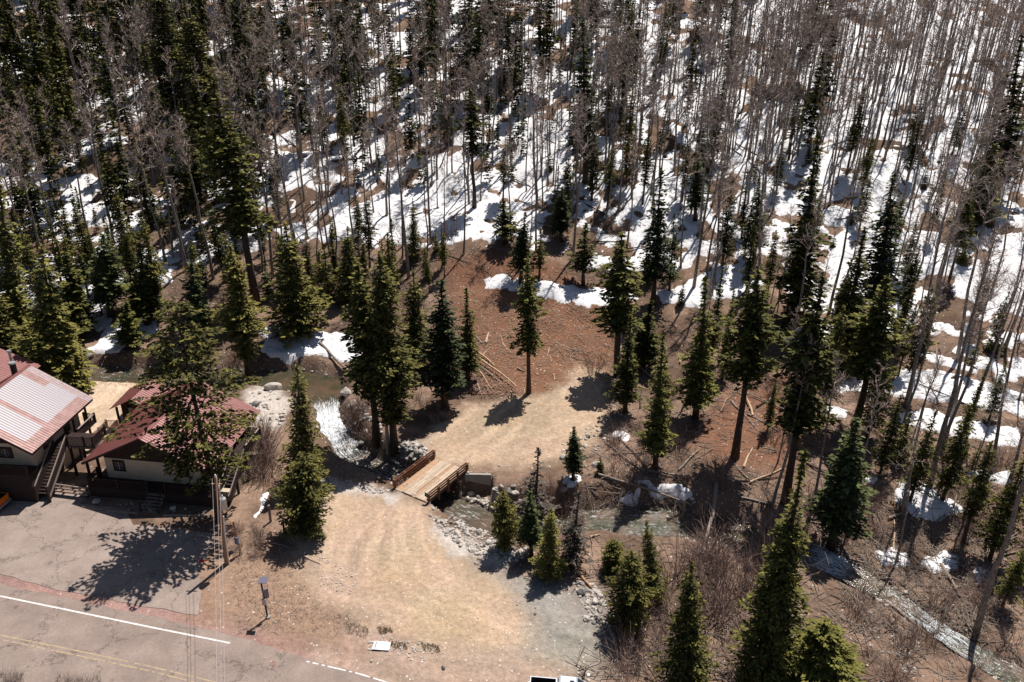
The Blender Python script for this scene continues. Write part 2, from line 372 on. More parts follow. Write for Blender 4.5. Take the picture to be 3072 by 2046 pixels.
col[..., :3] *= (1 + ruts * .09 - .04 * pm * np.exp(-0 * ruts) * (ruts < .08))[..., None]
ZR = ZR - ruts * .05
col[..., :3] *= (1 + pm * ((stk - .5) * .5 + (fbm(XR / 8, YR / 8, 340) - .5) * .35))[..., None]
col[..., 0] *= 1 + pm * (fbm(XR / 3, YR / 3, 350) - .5) * .12
col[..., 2] *= 1 + pm * (.03 + (fbm(XR / 5, YR / 5, 355) - .5) * .22)
dB, zB, hB, bB = brook(XR, YR)
wet = 1 - sstep(hB * .9, hB + 1.0, dB)
col[..., :3] = col[..., :3] * (1 - wet[..., None]) + np.array((.10, .08, .06)) * wet[..., None]
stony = np.clip(stony + .5 * (1 - sstep(hB + .3, hB + 2.4, dB)), 0, 1)
col[..., 3] = stony
ny, nx = XR.shape
def gridfaces(ny, nx):
    i = np.arange(ny - 1)[:, None] * nx + np.arange(nx - 1)[None]
    return np.stack([i, i + 1, i + nx + 1, i + nx], -1).reshape(-1, 4)
gm = bpy.data.materials.new('ground'); gm.use_nodes = True; N = gm.node_tree.nodes; L = gm.node_tree.links
b = N['Principled BSDF']; b.inputs['Roughness'].default_value = .95; b.inputs['Specular IOR Level'].default_value = .1
at = N.new('ShaderNodeAttribute'); at.attribute_name = 'soil'
tc = N.new('ShaderNodeTexCoord')
n1 = N.new('ShaderNodeTexNoise'); n1.inputs['Scale'].default_value = 2.2; n1.inputs['Detail'].default_value = 9; n1.inputs['Roughness'].default_value = .72; L.new(tc.outputs['Object'], n1.inputs['Vector'])
mr = N.new('ShaderNodeMapRange'); mr.inputs[1].default_value = .3; mr.inputs[2].default_value = .7; mr.inputs[3].default_value = .66; mr.inputs[4].default_value = 1.30; L.new(n1.outputs[0], mr.inputs[0])
mu = N.new('ShaderNodeMix'); mu.data_type = 'RGBA'; mu.blend_type = 'MULTIPLY'; mu.inputs[0].default_value = 1
L.new(at.outputs['Color'], mu.inputs[6]); L.new(mr.outputs[0], mu.inputs[7])
vo = N.new('ShaderNodeTexVoronoi'); vo.inputs['Scale'].default_value = 4.2; L.new(tc.outputs['Object'], vo.inputs['Vector'])
sepc = N.new('ShaderNodeSeparateColor'); L.new(vo.outputs['Color'], sepc.inputs[0])
th = N.new('ShaderNodeMath'); th.operation = 'LESS_THAN'; L.new(sepc.outputs[0], th.inputs[0])
am = N.new('ShaderNodeMath'); am.operation = 'MULTIPLY'; am.inputs[1].default_value = .30; L.new(at.outputs['Alpha'], am.inputs[0]); L.new(am.outputs[0], th.inputs[1])
ds = N.new('ShaderNodeMath'); ds.operation = 'LESS_THAN'; L.new(vo.outputs['Distance'], ds.inputs[0]); dm = N.new('ShaderNodeMath'); dm.operation = 'MULTIPLY_ADD'; dm.inputs[1].default_value = .38; dm.inputs[2].default_value = .05; L.new(sepc.outputs[1], dm.inputs[0]); L.new(dm.outputs[0], ds.inputs[1])
an = N.new('ShaderNodeMath'); an.operation = 'MULTIPLY'; L.new(th.outputs[0], an.inputs[0]); L.new(ds.outputs[0], an.inputs[1])
mx = N.new('ShaderNodeMix'); mx.data_type = 'RGBA'; mx.inputs[7].default_value = (.55, .47, .41, 1); L.new(an.outputs[0], mx.inputs[0]); L.new(mu.outputs[2], mx.inputs[6])
L.new(mx.outputs[2], b.inputs['Base Color'])
n2 = N.new('ShaderNodeTexNoise'); n2.inputs['Scale'].default_value = 5; n2.inputs['Detail'].default_value = 8; L.new(tc.outputs['Object'], n2.inputs['Vector'])
bp = N.new('ShaderNodeBump'); bp.inputs['Strength'].default_value = .8; bp.inputs['Distance'].default_value = .12; L.new(n2.outputs[0], bp.inputs['Height'])
L.new(bp.outputs[0], b.inputs['Normal'])
gv = np.stack([XR, YR, ZR], -1).reshape(-1, 3)
ground = obj('ground', npmesh('ground', gv, gridfaces(ny, nx), gm, True, {'soil': ('FLOAT_COLOR', col.reshape(-1, 4))}))
tag(ground, kind='structure')

# ------------------------------------------------------------------ snow: a sheet that rises out of the ground where snow lies
SP = [((780, 985), (840, 975), (900, 1000), (960, 990), (1060, 1010), (1085, 1060), (1060, 1090), (960, 1060), (850, 1090), (790, 1060)),
      ((1440, 836), (1500, 824), (1600, 842), (1700, 856), (1850, 862), (1920, 890), (1860, 912), (1760, 920), (1640, 900), (1540, 876), (1455, 862)),
      ((1960, 880), (2060, 850), (2150, 790), (2260, 800), (2300, 870), (2180, 900), (2080, 900), (1990, 915)),
      ((300, 1010), (330, 970), (400, 960), (470, 970), (465, 1010), (400, 1020), (360, 1060), (250, 1065), (275, 1040)),
      ((2690, 1440), (2760, 1450), (2860, 1500), (2920, 1545), (2850, 1555), (2740, 1550), (2690, 1500)),
      ((2890, 1405), (3040, 1420), (3030, 1455), (2920, 1440)), ((2570, 1430), (2640, 1410), (2620, 1460)),
      ((1905, 1450), (1960, 1445), (2060, 1465), (2080, 1495), (2050, 1505), (1950, 1480)), ((1860, 1475), (1925, 1475), (1915, 1500), (1865, 1495)),
      ((1840, 1290), (1890, 1300), (1880, 1320), (1835, 1310)),
      ((2620, 1650), (2720, 1655), (2730, 1700), (2640, 1690)), ((2760, 1690), (2820, 1650), (2890, 1680), (2870, 1710), (2790, 1720)), ((2920, 1700), (2980, 1720), (2990, 1760), (2920, 1760)),
      ((2680, 1235), (2780, 1230), (2930, 1265), (3060, 1290), (3060, 1340), (2850, 1310), (2700, 1270)), ((2480, 1120), (2590, 1115), (2600, 1175), (2510, 1180)),
      ((2340, 990), (2420, 985), (2410, 1060), (2360, 1060)), ((2460, 960), (2520, 980), (2510, 1030), (2460, 1030)), ((2480, 1220), (2545, 1235), (2540, 1260), (2470, 1245)),
      ((2700, 1110), (2860, 1120), (3072, 1180), (3072, 1250), (2800, 1200), (2650, 1180)), ((1680, 1435), (1740, 1430), (1750, 1460), (1690, 1460)),
      ((245, 880), (330, 870), (340, 960), (300, 1000), (255, 930)), ((400, 790), (500, 780), (520, 850), (420, 850)),
      ((745, 1555), (790, 1490), (815, 1450), (800, 1500), (760, 1565)), ((2340, 860), (2400, 850), (2560, 900), (2560, 950), (2400, 930)),
      ((2030, 880), (2120, 890), (2110, 925), (2050, 915))]
sb = gp((-200, 960), (0, 980), (180, 940), (300, 900), (560, 820), (800, 760), (1000, 745), (1130, 750), (1350, 755), (1450, 750), (1560, 758), (1650, 790), (1760, 820), (1860, 850), (1990, 845), (2120, 860),
        (2240, 850), (2300, 780), (2420, 900), (2600, 930), (2750, 1090), (2900, 1130), (3300, 1200))
sbx = np.array([p[0] for p in sb]); sby = np.array([p[1] for p in sb])
rows = np.where((YR[:, 0] >= 56) & (YR[:, 0] <= 260))[0]; cols_ = np.where(np.abs(u) <= 1.3)[0]
def sub(A): return A[rows[0]:rows[-1] + 1, cols_[0]:cols_[-1] + 1]
X, Y, Z = sub(XR), sub(YR), sub(ZR)
edge = Y - np.interp(X, sbx, sby)
nb = fbm(X / 7, Y / 7, 100); nd = fbm(X / 1.7, Y / 1.7, 104)
cover = .70 - .04 * sstep(30, 60, edge) * sstep(30, 0, X) - .075 * sstep(-8, -45, X) - .085 * sstep(22, 45, X) * sstep(30, 14, edge)
ne = fbm(X / 2.6, Y / 2.6, 112)
S = (cover - .06 - nb) * 2.4 + (ne - .5) * 2.2 + (nd - .5) * 1.6
S = np.where(edge > 0, S, -1) - 2 * (1 - sstep(-.5, 3.0, edge + (nd - .5) * 5))
for pl in SP:
    m = polymask(gp(*pl), X + (nd - .5) * 1.0, Y + (fbm(X / 1.1, Y / 1.1, 108) - .5) * 1.6, .5)
    S = np.maximum(S, np.where(m > .02, m * 1.3 - .62 + (nd - .5) * .9 + (ne - .5) * .8, -1))
TH = np.clip(S * .5, -.4, .2) + np.clip(S, 0, 1) * (fbm(X / 3, Y / 3, 120) - .4) * .4
snow_on = S
# ------------------------------------------------------------------ water
W = resample(SW, .35); nW = len(W); nc = 17
T = np.gradient(W[:, :2], axis=0); T /= np.hypot(T[:, 0], T[:, 1])[:, None]; Nn = np.stack([-T[:, 1], T[:, 0]], 1)
tt = np.linspace(-1.25, 1.25, nc)
wx = W[:, 0:1] + Nn[:, 0:1] * tt * W[:, 3:4] * 1.25; wy = W[:, 1:2] + Nn[:, 1:2] * tt * W[:, 3:4] * 1.25
fo = np.repeat(W[:, 5:6], nc, 1)
wz = W[:, 2:3] + (fbm(wx * 1.3, wy * 1.3, 130) - .5) * (.06 + .55 * fo)
flow = np.stack([np.repeat(np.arange(nW)[:, None] * .35 * .42, nc, 1), np.repeat((tt[None] * 1.25 * 2.0), nW, 0) * W[:, 3:4], wx * 0], -1).reshape(-1, 3)
wm = bpy.data.materials.new('brook_water'); wm.use_nodes = True; N = wm.node_tree.nodes; L = wm.node_tree.links
b = N['Principled BSDF']; b.inputs['Specular IOR Level'].default_value = .35
at = N.new('ShaderNodeAttribute'); at.attribute_name = 'foam'; tc = N.new('ShaderNodeTexCoord')
n1 = N.new('ShaderNodeTexNoise'); n1.inputs['Scale'].default_value = 2.4; n1.inputs['Detail'].default_value = 10; n1.inputs['Roughness'].default_value = .75; n1.inputs['Distortion'].default_value = 1.2
fa = N.new('ShaderNodeAttribute'); fa.attribute_name = 'flow'; L.new(fa.outputs['Vector'], n1.inputs['Vector'])
ad = N.new('ShaderNodeMath'); ad.operation = 'MULTIPLY_ADD'; ad.inputs[1].default_value = .30; L.new(at.outputs['Fac'], ad.inputs[0]); L.new(n1.outputs[0], ad.inputs[2])
mr = N.new('ShaderNodeMapRange'); mr.inputs[1].default_value = .655; mr.inputs[2].default_value = .80; L.new(ad.outputs[0], mr.inputs[0])
n3 = N.new('ShaderNodeTexNoise'); n3.inputs['Scale'].default_value = .5; n3.inputs['Detail'].default_value = 6; L.new(tc.outputs['Object'], n3.inputs['Vector'])
rp = N.new('ShaderNodeValToRGB'); e = rp.color_ramp.elements; e[0].position = .35; e[0].color = (.04, .042, .022, 1); e[1].position = .65; e[1].color = (.11, .07, .045, 1)
L.new(n3.outputs[0], rp.inputs[0])
mx = N.new('ShaderNodeMix'); mx.data_type = 'RGBA'; mx.inputs[7].default_value = (.75, .78, .82, 1); L.new(mr.outputs[0], mx.inputs[0]); L.new(rp.outputs[0], mx.inputs[6]); L.new(mx.outputs[2], b.inputs['Base Color'])
rr = N.new('ShaderNodeMapRange'); rr.inputs[3].default_value = .12; rr.inputs[4].default_value = .8; L.new(mr.outputs[0], rr.inputs[0]); L.new(rr.outputs[0], b.inputs['Roughness'])
bp = N.new('ShaderNodeBump'); bp.inputs['Strength'].default_value = .7; bp.inputs['Distance'].default_value = .12; L.new(n1.outputs[0], bp.inputs['Height']); L.new(bp.outputs[0], b.inputs['Normal'])
water = obj('brook', npmesh('brook', np.stack([wx, wy, wz], -1).reshape(-1, 3), gridfaces(nW, nc), wm, True, {'foam': ('FLOAT', fo.ravel()), 'flow': ('FLOAT_VECTOR', flow)})); tag(water, kind='structure')

# ------------------------------------------------------------------ asphalt sheets, painted lines
def asphalt(name, c1, c2, crack):
    m = bpy.data.materials.new(name); m.use_nodes = True; N = m.node_tree.nodes; L = m.node_tree.links
    b = N['Principled BSDF']; b.inputs['Roughness'].default_value = .9; b.inputs['Specular IOR Level'].default_value = .15
    tc = N.new('ShaderNodeTexCoord'); n = N.new('ShaderNodeTexNoise'); n.inputs['Scale'].default_value = .35; n.inputs['Detail'].default_value = 10; n.inputs['Roughness'].default_value = .7
    L.new(tc.outputs['Object'], n.inputs['Vector'])
    rp = N.new('ShaderNodeValToRGB'); e = rp.color_ramp.elements; e[0].position = .35; e[0].color = (*c1, 1); e[1].position = .65; e[1].color = (*c2, 1); L.new(n.outputs[0], rp.inputs[0])
    # cracks: edges of a warped cell pattern
    nw = N.new('ShaderNodeTexNoise'); nw.inputs['Scale'].default_value = .6; nw.inputs['Detail'].default_value = 8; nw.inputs['Roughness'].default_value = .7; L.new(tc.outputs['Object'], nw.inputs['Vector'])
    mxv = N.new('ShaderNodeMix'); mxv.data_type = 'VECTOR'; mxv.inputs[0].default_value = .72
    L.new(tc.outputs['Object'], mxv.inputs[4])
    vm = N.new('ShaderNodeVectorMath'); vm.operation = 'MULTIPLY_ADD'; vm.inputs[1].default_value = (5, 5, 5); L.new(nw.outputs['Color'], vm.inputs[0]); L.new(tc.outputs['Object'], vm.inputs[2])
    v = N.new('ShaderNodeTexVoronoi'); v.feature = 'DISTANCE_TO_EDGE'; v.inputs['Scale'].default_value = .17; L.new(vm.outputs[0], v.inputs['Vector'])
    mr = N.new('ShaderNodeMapRange'); mr.inputs[1].default_value = .0; mr.inputs[2].default_value = .016; mr.inputs[3].default_value = crack; mr.inputs[4].default_value = 1; L.new(v.outputs['Distance'], mr.inputs[0])
    n4 = N.new('ShaderNodeTexNoise'); n4.inputs['Scale'].default_value = 9; n4.inputs['Detail'].default_value = 6; L.new(tc.outputs['Object'], n4.inputs['Vector'])
    m4 = N.new('ShaderNodeMapRange'); m4.inputs[1].default_value = .3; m4.inputs[2].default_value = .7; m4.inputs[3].default_value = .86; m4.inputs[4].default_value = 1.12; L.new(n4.outputs[0], m4.inputs[0])
    mm = N.new('ShaderNodeMath'); mm.operation = 'MULTIPLY'; L.new(mr.outputs[0], mm.inputs[0]); L.new(m4.outputs[0], mm.inputs[1])
    # dark oil spots
    v2 = N.new('ShaderNodeTexVoronoi'); v2.inputs['Scale'].default_value = .45; L.new(tc.outputs['Object'], v2.inputs['Vector'])
    m5 = N.new('ShaderNodeMapRange'); m5.inputs[1].default_value = .06; m5.inputs[2].default_value = .12; m5.inputs[3].default_value = .72; m5.inputs[4].default_value = 1; L.new(v2.outputs['Distance'], m5.inputs[0])
    m6 = N.new('ShaderNodeMath'); m6.operation = 'MULTIPLY'; L.new(mm.outputs[0], m6.inputs[0]); L.new(m5.outputs[0], m6.inputs[1])
    mu = N.new('ShaderNodeMix'); mu.data_type = 'RGBA'; mu.blend_type = 'MULTIPLY'; mu.inputs[0].default_value = 1; L.new(rp.outputs[0], mu.inputs[6]); L.new(m6.outputs[0], mu.inputs[7]); L.new(mu.outputs[2], b.inputs['Base Color'])
    return m
MT['lot'] = asphalt('parking_asphalt', (.24, .185, .16), (.335, .265, .23), .38)
MT['road'] = asphalt('road_asphalt', (.215, .165, .142), (.31, .24, .208), .42)
def sheet(name, pts, z, m, wig=.25, sub_=.6):
    P = []
    n = len(pts)
    for i in range(n):
        a = np.array(pts[i]); b2 = np.array(pts[(i + 1) % n]); d = np.linalg.norm(b2 - a); k = max(1, int(d / sub_))
        for j in range(k):
            q = a + (b2 - a) * j / k
            q = q + np.array([float(fbm(q[:1] * .9, q[1:] * .9, 200)[0]) - .5, float(fbm(q[:1] * .9, q[1:] * .9, 210)[0]) - .5]) * wig * 2 if wig else q
            P.append((q[0], q[1], z))
    me = bpy.data.meshes.new(name); me.from_pydata(P, [], [tuple(range(len(P)))]); me.materials.append(m)
    o = obj(name, me); o['kind'] = 'structure'; return o
def g2(*pts): return [tuple(G(x, y)[:2]) for x, y in pts]
lot = sheet('parking_lot', g2((-700, 1480), (0, 1482), (80, 1470), (110, 1472), (235, 1486), (255, 1500), (240, 1512), (380, 1530), (385, 1545), (400, 1575), (470, 1580), (640, 1600), (640, 1640), (600, 1700), (598, 1845), (450, 1825), (300, 1790), (170, 1770), (0, 1722), (-700, 1640)), .03, MT['lot'])
road = sheet('road', g2((-900, 1600), (0, 1752), (200, 1795), (480, 1855), (720, 1915), (1000, 2000), (1250, 2070), (1500, 2160), (1700, 2400), (-2200, 2400)), .034, MT['road'], .18)
def line_strip(name, pts, wd, z, m, wear):
    A = np.array(pts); seg = np.hypot(*np.diff(A, axis=0).T); s = np.concatenate([[0], np.cumsum(seg)]); t = np.arange(0, s[-1], .25)
    X = np.interp(t, s, A[:, 0]); Y = np.interp(t, s, A[:, 1]); tx = np.gradient(X); ty = np.gradient(Y); l = np.hypot(tx, ty); nxn = -ty / l; nyn = tx / l
    mb = MB()
    for i in range(len(t) - 1):
        if random.random() < wear: continue
        w1 = wd / 2 * (1 + random.uniform(-.12, .12))
        mb.quad((X[i] - nxn[i] * w1, Y[i] - nyn[i] * w1, z), (X[i + 1] - nxn[i + 1] * w1, Y[i + 1] - nyn[i + 1] * w1, z), (X[i + 1] + nxn[i + 1] * w1, Y[i + 1] + nyn[i + 1] * w1, z), (X[i] + nxn[i] * w1, Y[i] + nyn[i] * w1, z))
    o = obj(name, mb.mesh(name, m)); o['kind'] = 'structure'; return o
MT['line_white'] = mat('worn_white_road_paint', (.50, .46, .44), col2=(.78, .75, .73), scale=7)
MT['line_yellow'] = mat('worn_yellow_road_paint', (.30, .235, .19), col2=(.46, .34, .18), scale=3)
line_strip('edge_line', g2((-600, 1660), (0, 1789), (200, 1830), (450, 1882), (690, 1930)), .15, .039, MT['line_white'], .0)
line_strip('edge_line_worn', g2((920, 1985), (1070, 2020), (1200, 2060)), .13, .039, MT['line_white'], .15)
line_strip('centre_line_upper', g2((-600, 1765), (0, 1906), (250, 1957), (450, 2000), (640, 2046), (900, 2120)), .11, .039, MT['line_yellow'], .04)
line_strip('centre_line_lower', g2((-600, 1778), (0, 1919), (250, 1971), (450, 2014), (640, 2062), (900, 2134)), .11, .039, MT['line_yellow'], .2)
# ------------------------------------------------------------------ tree prototypes
def kites(C0, A, B):
    """4-point leaf faces from centres, half axes A (long) and B (wide)"""
    V = np.stack([C0 - A, C0 + B - A * .1, C0 + A, C0 - B - A * .1], 1).reshape(-1, 3)
    return V, np.arange(len(V)).reshape(-1, 4)
def conifer(seed, h, start, rmax, shape='cone', dens=1.0, droop=.25, ragged=.25, tuft=.22, gap=0.0, levels=None, top_bare=0.0, inner=.18):
    r = np.random.default_rng(seed)
    nl = levels or int((h * (1 - start)) / .30)
    Cs = []; As = []; Bs = []; Ts = []; wood = MB()
    wood_pts = []
    lobes = r.uniform(.62, 1.12, (max(4, int(h * (1 - start) / 1.1)) + 1, 5))
    for k in range(nl):
        f = (k + r.uniform(-.5, .5)) / nl                        # 0 bottom of crown, 1 tip
        f = min(max(f, 0), .995)
        z = h * (start + (1 - start) * f)
        if shape == 'cone': prof = (1 - f) ** .80 * (.72 + .28 * min(1, f * 5 + .3))
        elif shape == 'column': prof = min(1, (1 - f) * 1.9) ** .8 * (.80 + .20 * math.sin(f * 13 + seed)) * (.65 + .35 * min(1, f * 6))
        elif shape == 'spire': prof = (1 - f) ** 1.02 * (.75 + .25 * min(1, f * 6)) * (.88 + .12 * math.sin(f * 23 + seed))
        elif shape == 'broad': prof = (1 - f ** 1.4) ** .8
        elif shape == 'pine': prof = math.sin(math.pi * min(1, (f * .86 + .14))) ** .6 * (.55 + .6 * r.random())
        elif shape == 'egg': prof = math.sin(math.pi * (f * .8 + .2)) ** .7
        nb = max(3, int(round((5.2 + 1.5 * prof) * dens)))
        a0 = r.uniform(0, 6.28)
        for j in range(nb):
            if r.random() < gap: continue
            az = a0 + 6.283 * j / nb + r.uniform(-.35, .35)
            lb_ = lobes[int(f * (len(lobes) - 1)), int((az % 6.283) / 6.284 * 5)]
            if r.random() > lb_ * 1.25: continue
            ln = max(.18, rmax * prof * lb_ * (1 + r.uniform(-ragged, ragged * .8)))
            up_ = (.25 + .5 * f) if shape != 'pine' else r.uniform(-.1, .5)
            n = max(2, int(ln / (tuft * 1.05)))
            t = np.linspace(inner if ln > 1 else .3, 1, n)
            rad = ln * t
            zz = z + up_ * rad * .35 - droop * rad ** 1.35 * (1 - .5 * f)
            cx = np.cos(az) * rad; cy = np.sin(az) * rad
            if ln > .9 and (k + j) % 2 == 0: wood_pts.append((z, az, ln, up_, f))
            # side twigs: lay tufts left and right of the spine
            for side in ((-1, 0, 1) if ln > .55 else (0,)):
                spread = side * (.10 + .30 * ln * (1 - t) * t * 2.0) * r.uniform(.7, 1.3, n)
                px = cx - np.sin(az) * spread; py = cy + np.cos(az) * spread
                pz = zz - abs(side) * .06 + r.normal(0, .05, n)
                keep = r.random(n) > .10
                P = np.stack([px, py, pz], 1)[keep]
                m = len(P)
                if m == 0: continue
                d = np.stack([np.cos(az + side * .7) + r.normal(0, .35, m), np.sin(az + side * .7) + r.normal(0, .35, m), r.normal(-.15, .35, m)], 1)
                d /= np.linalg.norm(d, axis=1)[:, None]
                s = np.cross(d, r.normal(0, 1, (m, 3)) * .55 + np.array([0, 0, 1.0])); s /= np.linalg.norm(s, axis=1)[:, None] + 1e-6
                L_ = tuft * r.uniform(.75, 1.35, m)[:, None]
                Cs.append(P); As.append(d * L_); Bs.append(s * L_ * .55)
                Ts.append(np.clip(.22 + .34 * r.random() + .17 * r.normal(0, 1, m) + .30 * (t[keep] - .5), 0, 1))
    # leader
    m = 10; P = np.stack([r.normal(0, .05, m), r.normal(0, .05, m), np.linspace(h * .93, h, m)], 1)
    if not top_bare:
        Cs.append(P); As.append(np.tile([0, 0, tuft], (m, 1)) + r.normal(0, .08, (m, 3))); Bs.append(r.normal(0, .08, (m, 3))); Ts.append(np.full(m, .5))
    Cs = np.concatenate(Cs); As = np.concatenate(As); Bs = np.concatenate(Bs); Ts = np.concatenate(Ts)
    V, F = kites(Cs, As, Bs)
    return V, F, np.repeat(Ts, 4), wood_pts
def trunk_mesh(h, r0, wood_pts, m, seed, stubs=0, start=.2, bend=.0):
    r = np.random.default_rng(seed); mb = MB()
    n = 7; P = []; ox = oy = 0
    for i in range(n):
        f = i / (n - 1); P.append((bend * h * math.sin(f * 3.0) * .02 + r.normal(0, .01 * h * .2), r.normal(0, .01 * h * .2), h * f * .985 - .35 * (i == 0)))
    mb.tube(P, [r0 * (1.25 if i == 0 else 1) * (1 - .93 * i / (n - 1)) + .008 for i in range(n)], 7)
    for (z, az, ln, up_, f) in wood_pts:
        e = (math.cos(az) * ln * .85, math.sin(az) * ln * .85, z + up_ * ln * .3 - .12 * ln)
        mb.tube([(0, 0, z), e], [.012 + .012 * ln, .006], 3, False)
    for k in range(stubs):
        z = h * r.uniform(.06, start + .12); az = r.uniform(0, 6.28); ln = r.uniform(.3, 1.3)
        mb.tube([(0, 0, z), (math.cos(az) * ln, math.sin(az) * ln, z - ln * r.uniform(.0, .35))], [.018, .006], 3, False)
    return mb.mesh('trunk', m, True)
PROTO = {}
def make_conifer_proto(key, seed, h, start, rmax, foliage='needle', stubs=14, r0=None, **k):
    V, F, T, wp = conifer(seed, h, start, rmax, **k)
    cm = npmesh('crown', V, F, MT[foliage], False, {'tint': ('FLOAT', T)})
    tm = trunk_mesh(h, r0 or (.011 * h + .05), wp[::2], MT['bark'], seed, stubs, start)
    PROTO[key] = (cm, tm, h, rmax)
make_conifer_proto('spruce_a', 11, 18, .12, 2.1, shape='spire', dens=1.0, tuft=.19, ragged=.4)
make_conifer_proto('spruce_b', 12, 18, .20, 1.8, 'needle_blue', tuft=.19, ragged=.4)
make_conifer_proto('spruce_c', 13, 20, .34, 1.9, shape='column', ragged=.45, stubs=30)
make_conifer_proto('spruce_d', 14, 20, .46, 2.0, 'needle', shape='column', ragged=.5, stubs=40)
make_conifer_proto('spruce_e', 15, 14, .04, 2.2, 'needle_olive', dens=1.0, tuft=.17, ragged=.4)
make_conifer_proto('spruce_f', 16, 24, .18, 2.5, 'needle_olive', shape='column', ragged=.45, tuft=.18, levels=80)
make_conifer_proto('spruce_h', 41, 16, .28, 1.9, 'needle_olive', shape='column', ragged=.6, tuft=.17, gap=.18, stubs=40, levels=50)
make_conifer_proto('spruce_i', 42, 13, .16, 2.0, 'needle', shape='cone', ragged=.55, tuft=.17, gap=.22, stubs=30, levels=42)
make_conifer_proto('spruce_g', 17, 12, .25, 1.5, gap=.3, ragged=.5, stubs=20)
make_conifer_proto('young_a', 18, 6, .04, 1.35, 'needle_blue', tuft=.17)
make_conifer_proto('young_b', 19, 7, .10, 1.2, 'needle', gap=.25, ragged=.45, tuft=.17)
make_conifer_proto('young_c', 22, 5, .03, 1.3, 'needle_olive', tuft=.17, ragged=.4)
make_conifer_proto('bushy', 20, 8, .10, 2.3, 'needle_olive', shape='egg', tuft=.16, ragged=.4, levels=34)
make_conifer_proto('dead', 21, 12, .10, 1.3, 'needle_dead', gap=.45, ragged=.6, tuft=.13, stubs=60)
make_conifer_proto('big_fir', 23, 23, .20, 3.9, 'needle_olive', shape='pine', ragged=.6, tuft=.19, gap=.42, levels=70, droop=.10, stubs=16, inner=.45)
make_conifer_proto('near_a', 31, 21, .06, 2.6, 'needle', shape='spire', ragged=.4, tuft=.15, levels=88, stubs=10)
make_conifer_proto('near_b', 32, 12, .06, 2.1, 'needle_olive', shape='cone', ragged=.4, tuft=.13, levels=54, stubs=6)
make_conifer_proto('near_c', 33, 9, .08, 2.1, 'needle_olive', shape='egg', ragged=.45, tuft=.13, levels=44, stubs=6)
make_conifer_proto('wide_fir', 24, 14, .02, 3.4, 'needle', shape='broad', tuft=.18, ragged=.4, levels=62)

def twig_tree(seed, h, crown0, spread, nbr, ntw, r0, wd=.03, mats=('aspen_bark', 'aspen_twig'), low=6, sub_=2):
    r = np.random.default_rng(seed); tr = MB(); cr = MB()
    n = 9; P = []; x = y = 0
    for i in range(n):
        P.append(Vector((x, y, h * .97 * i / (n - 1) - .3 * (i == 0)))); x += r.normal(0, .007 * h); y += r.normal(0, .007 * h)
    r0 *= 1.3
    R_ = [r0 * (1 - .82 * (i / (n - 1)) ** 1.1) * (1.2 if i == 0 else 1) for i in range(n)]
    tr.tube(P, R_, 7)
    def at(z):
        f = min(max(z / (h * .97), 0), .999) * (n - 1); i = int(f); return P[i].lerp(P[i + 1], f - i)
    def strip(a, b, wa, wb):
        d = (b - a); s = d.cross(Vector(r.normal(0, 1, 3))).normalized()
        cr.quad(a - s * wa, a + s * wa, b + s * wb, b - s * wb)
    for k in range(nbr):
        f = crown0 + (1 - crown0) * (k + r.random()) / nbr
        p = at(h * f); az = r.uniform(0, 6.28); ln = spread * (1.15 - .75 * (f - crown0) / (1 - crown0)) * r.uniform(.6, 1.25)
        pts = [p]; d = Vector((math.cos(az), math.sin(az), r.uniform(.35, 1.0))).normalized()
        for j in range(4):
            d = (d + Vector(r.normal(0, .22, 3)) + Vector((0, 0, .10))).normalized(); pts.append(pts[-1] + d * ln / 4)
        cr.tube(pts if sub_ > 1 else pts[::2], [.045 * ln ** .4 + .01, .036, .026, .018, .01] if sub_ > 1 else [.06, .035, .012], 3, False)
        for t in range(ntw):
            g = r.uniform(.25, 1) * 4; i = min(int(g), 3); a = pts[i].lerp(pts[i + 1], g - i)
            d2 = (d * .5 + Vector(r.normal(0, .6, 3)) + Vector((0, 0, .25))).normalized(); l2 = ln * r.uniform(.15, .42)
            m_ = a + d2 * l2; strip(a, m_, wd * .5, wd * .3)
            for q in range(sub_):
                d3 = (d2 + Vector(r.normal(0, .55, 3))).normalized(); a3 = a.lerp(m_, r.uniform(.4, 1)); strip(a3, a3 + d3 * l2 * r.uniform(.35, .8), wd * .32, wd * .2)
    for k in range(low):
        p = at(h * r.uniform(.2, crown0)); az = r.uniform(0, 6.28); ln = r.uniform(.3, 1.3)
        e_ = p + Vector((math.cos(az) * ln, math.sin(az) * ln, r.uniform(-.3, .5) * ln)); cr.tube([p, e_], [.022, .008], 3, False)
    return tr.mesh('trunk', MT[mats[0]], True), cr.mesh('crown', MT[mats[1]]), h
ASP = []
for i, (h, c0, spd, nb_, nt_, r0) in enumerate([(21, .62, 2.3, 26, 16, .145), (22, .68, 2.1, 24, 16, .155), (20, .58, 2.1, 24, 15, .13), (23, .66, 2.6, 28, 17, .17), (18, .64, 1.7, 20, 13, .105), (15, .58, 1.3, 18, 11, .08), (19, .74, 1.9, 20, 15, .11)]):
    ASP.append(twig_tree(300 + i, h, c0, spd, nb_, nt_, r0))

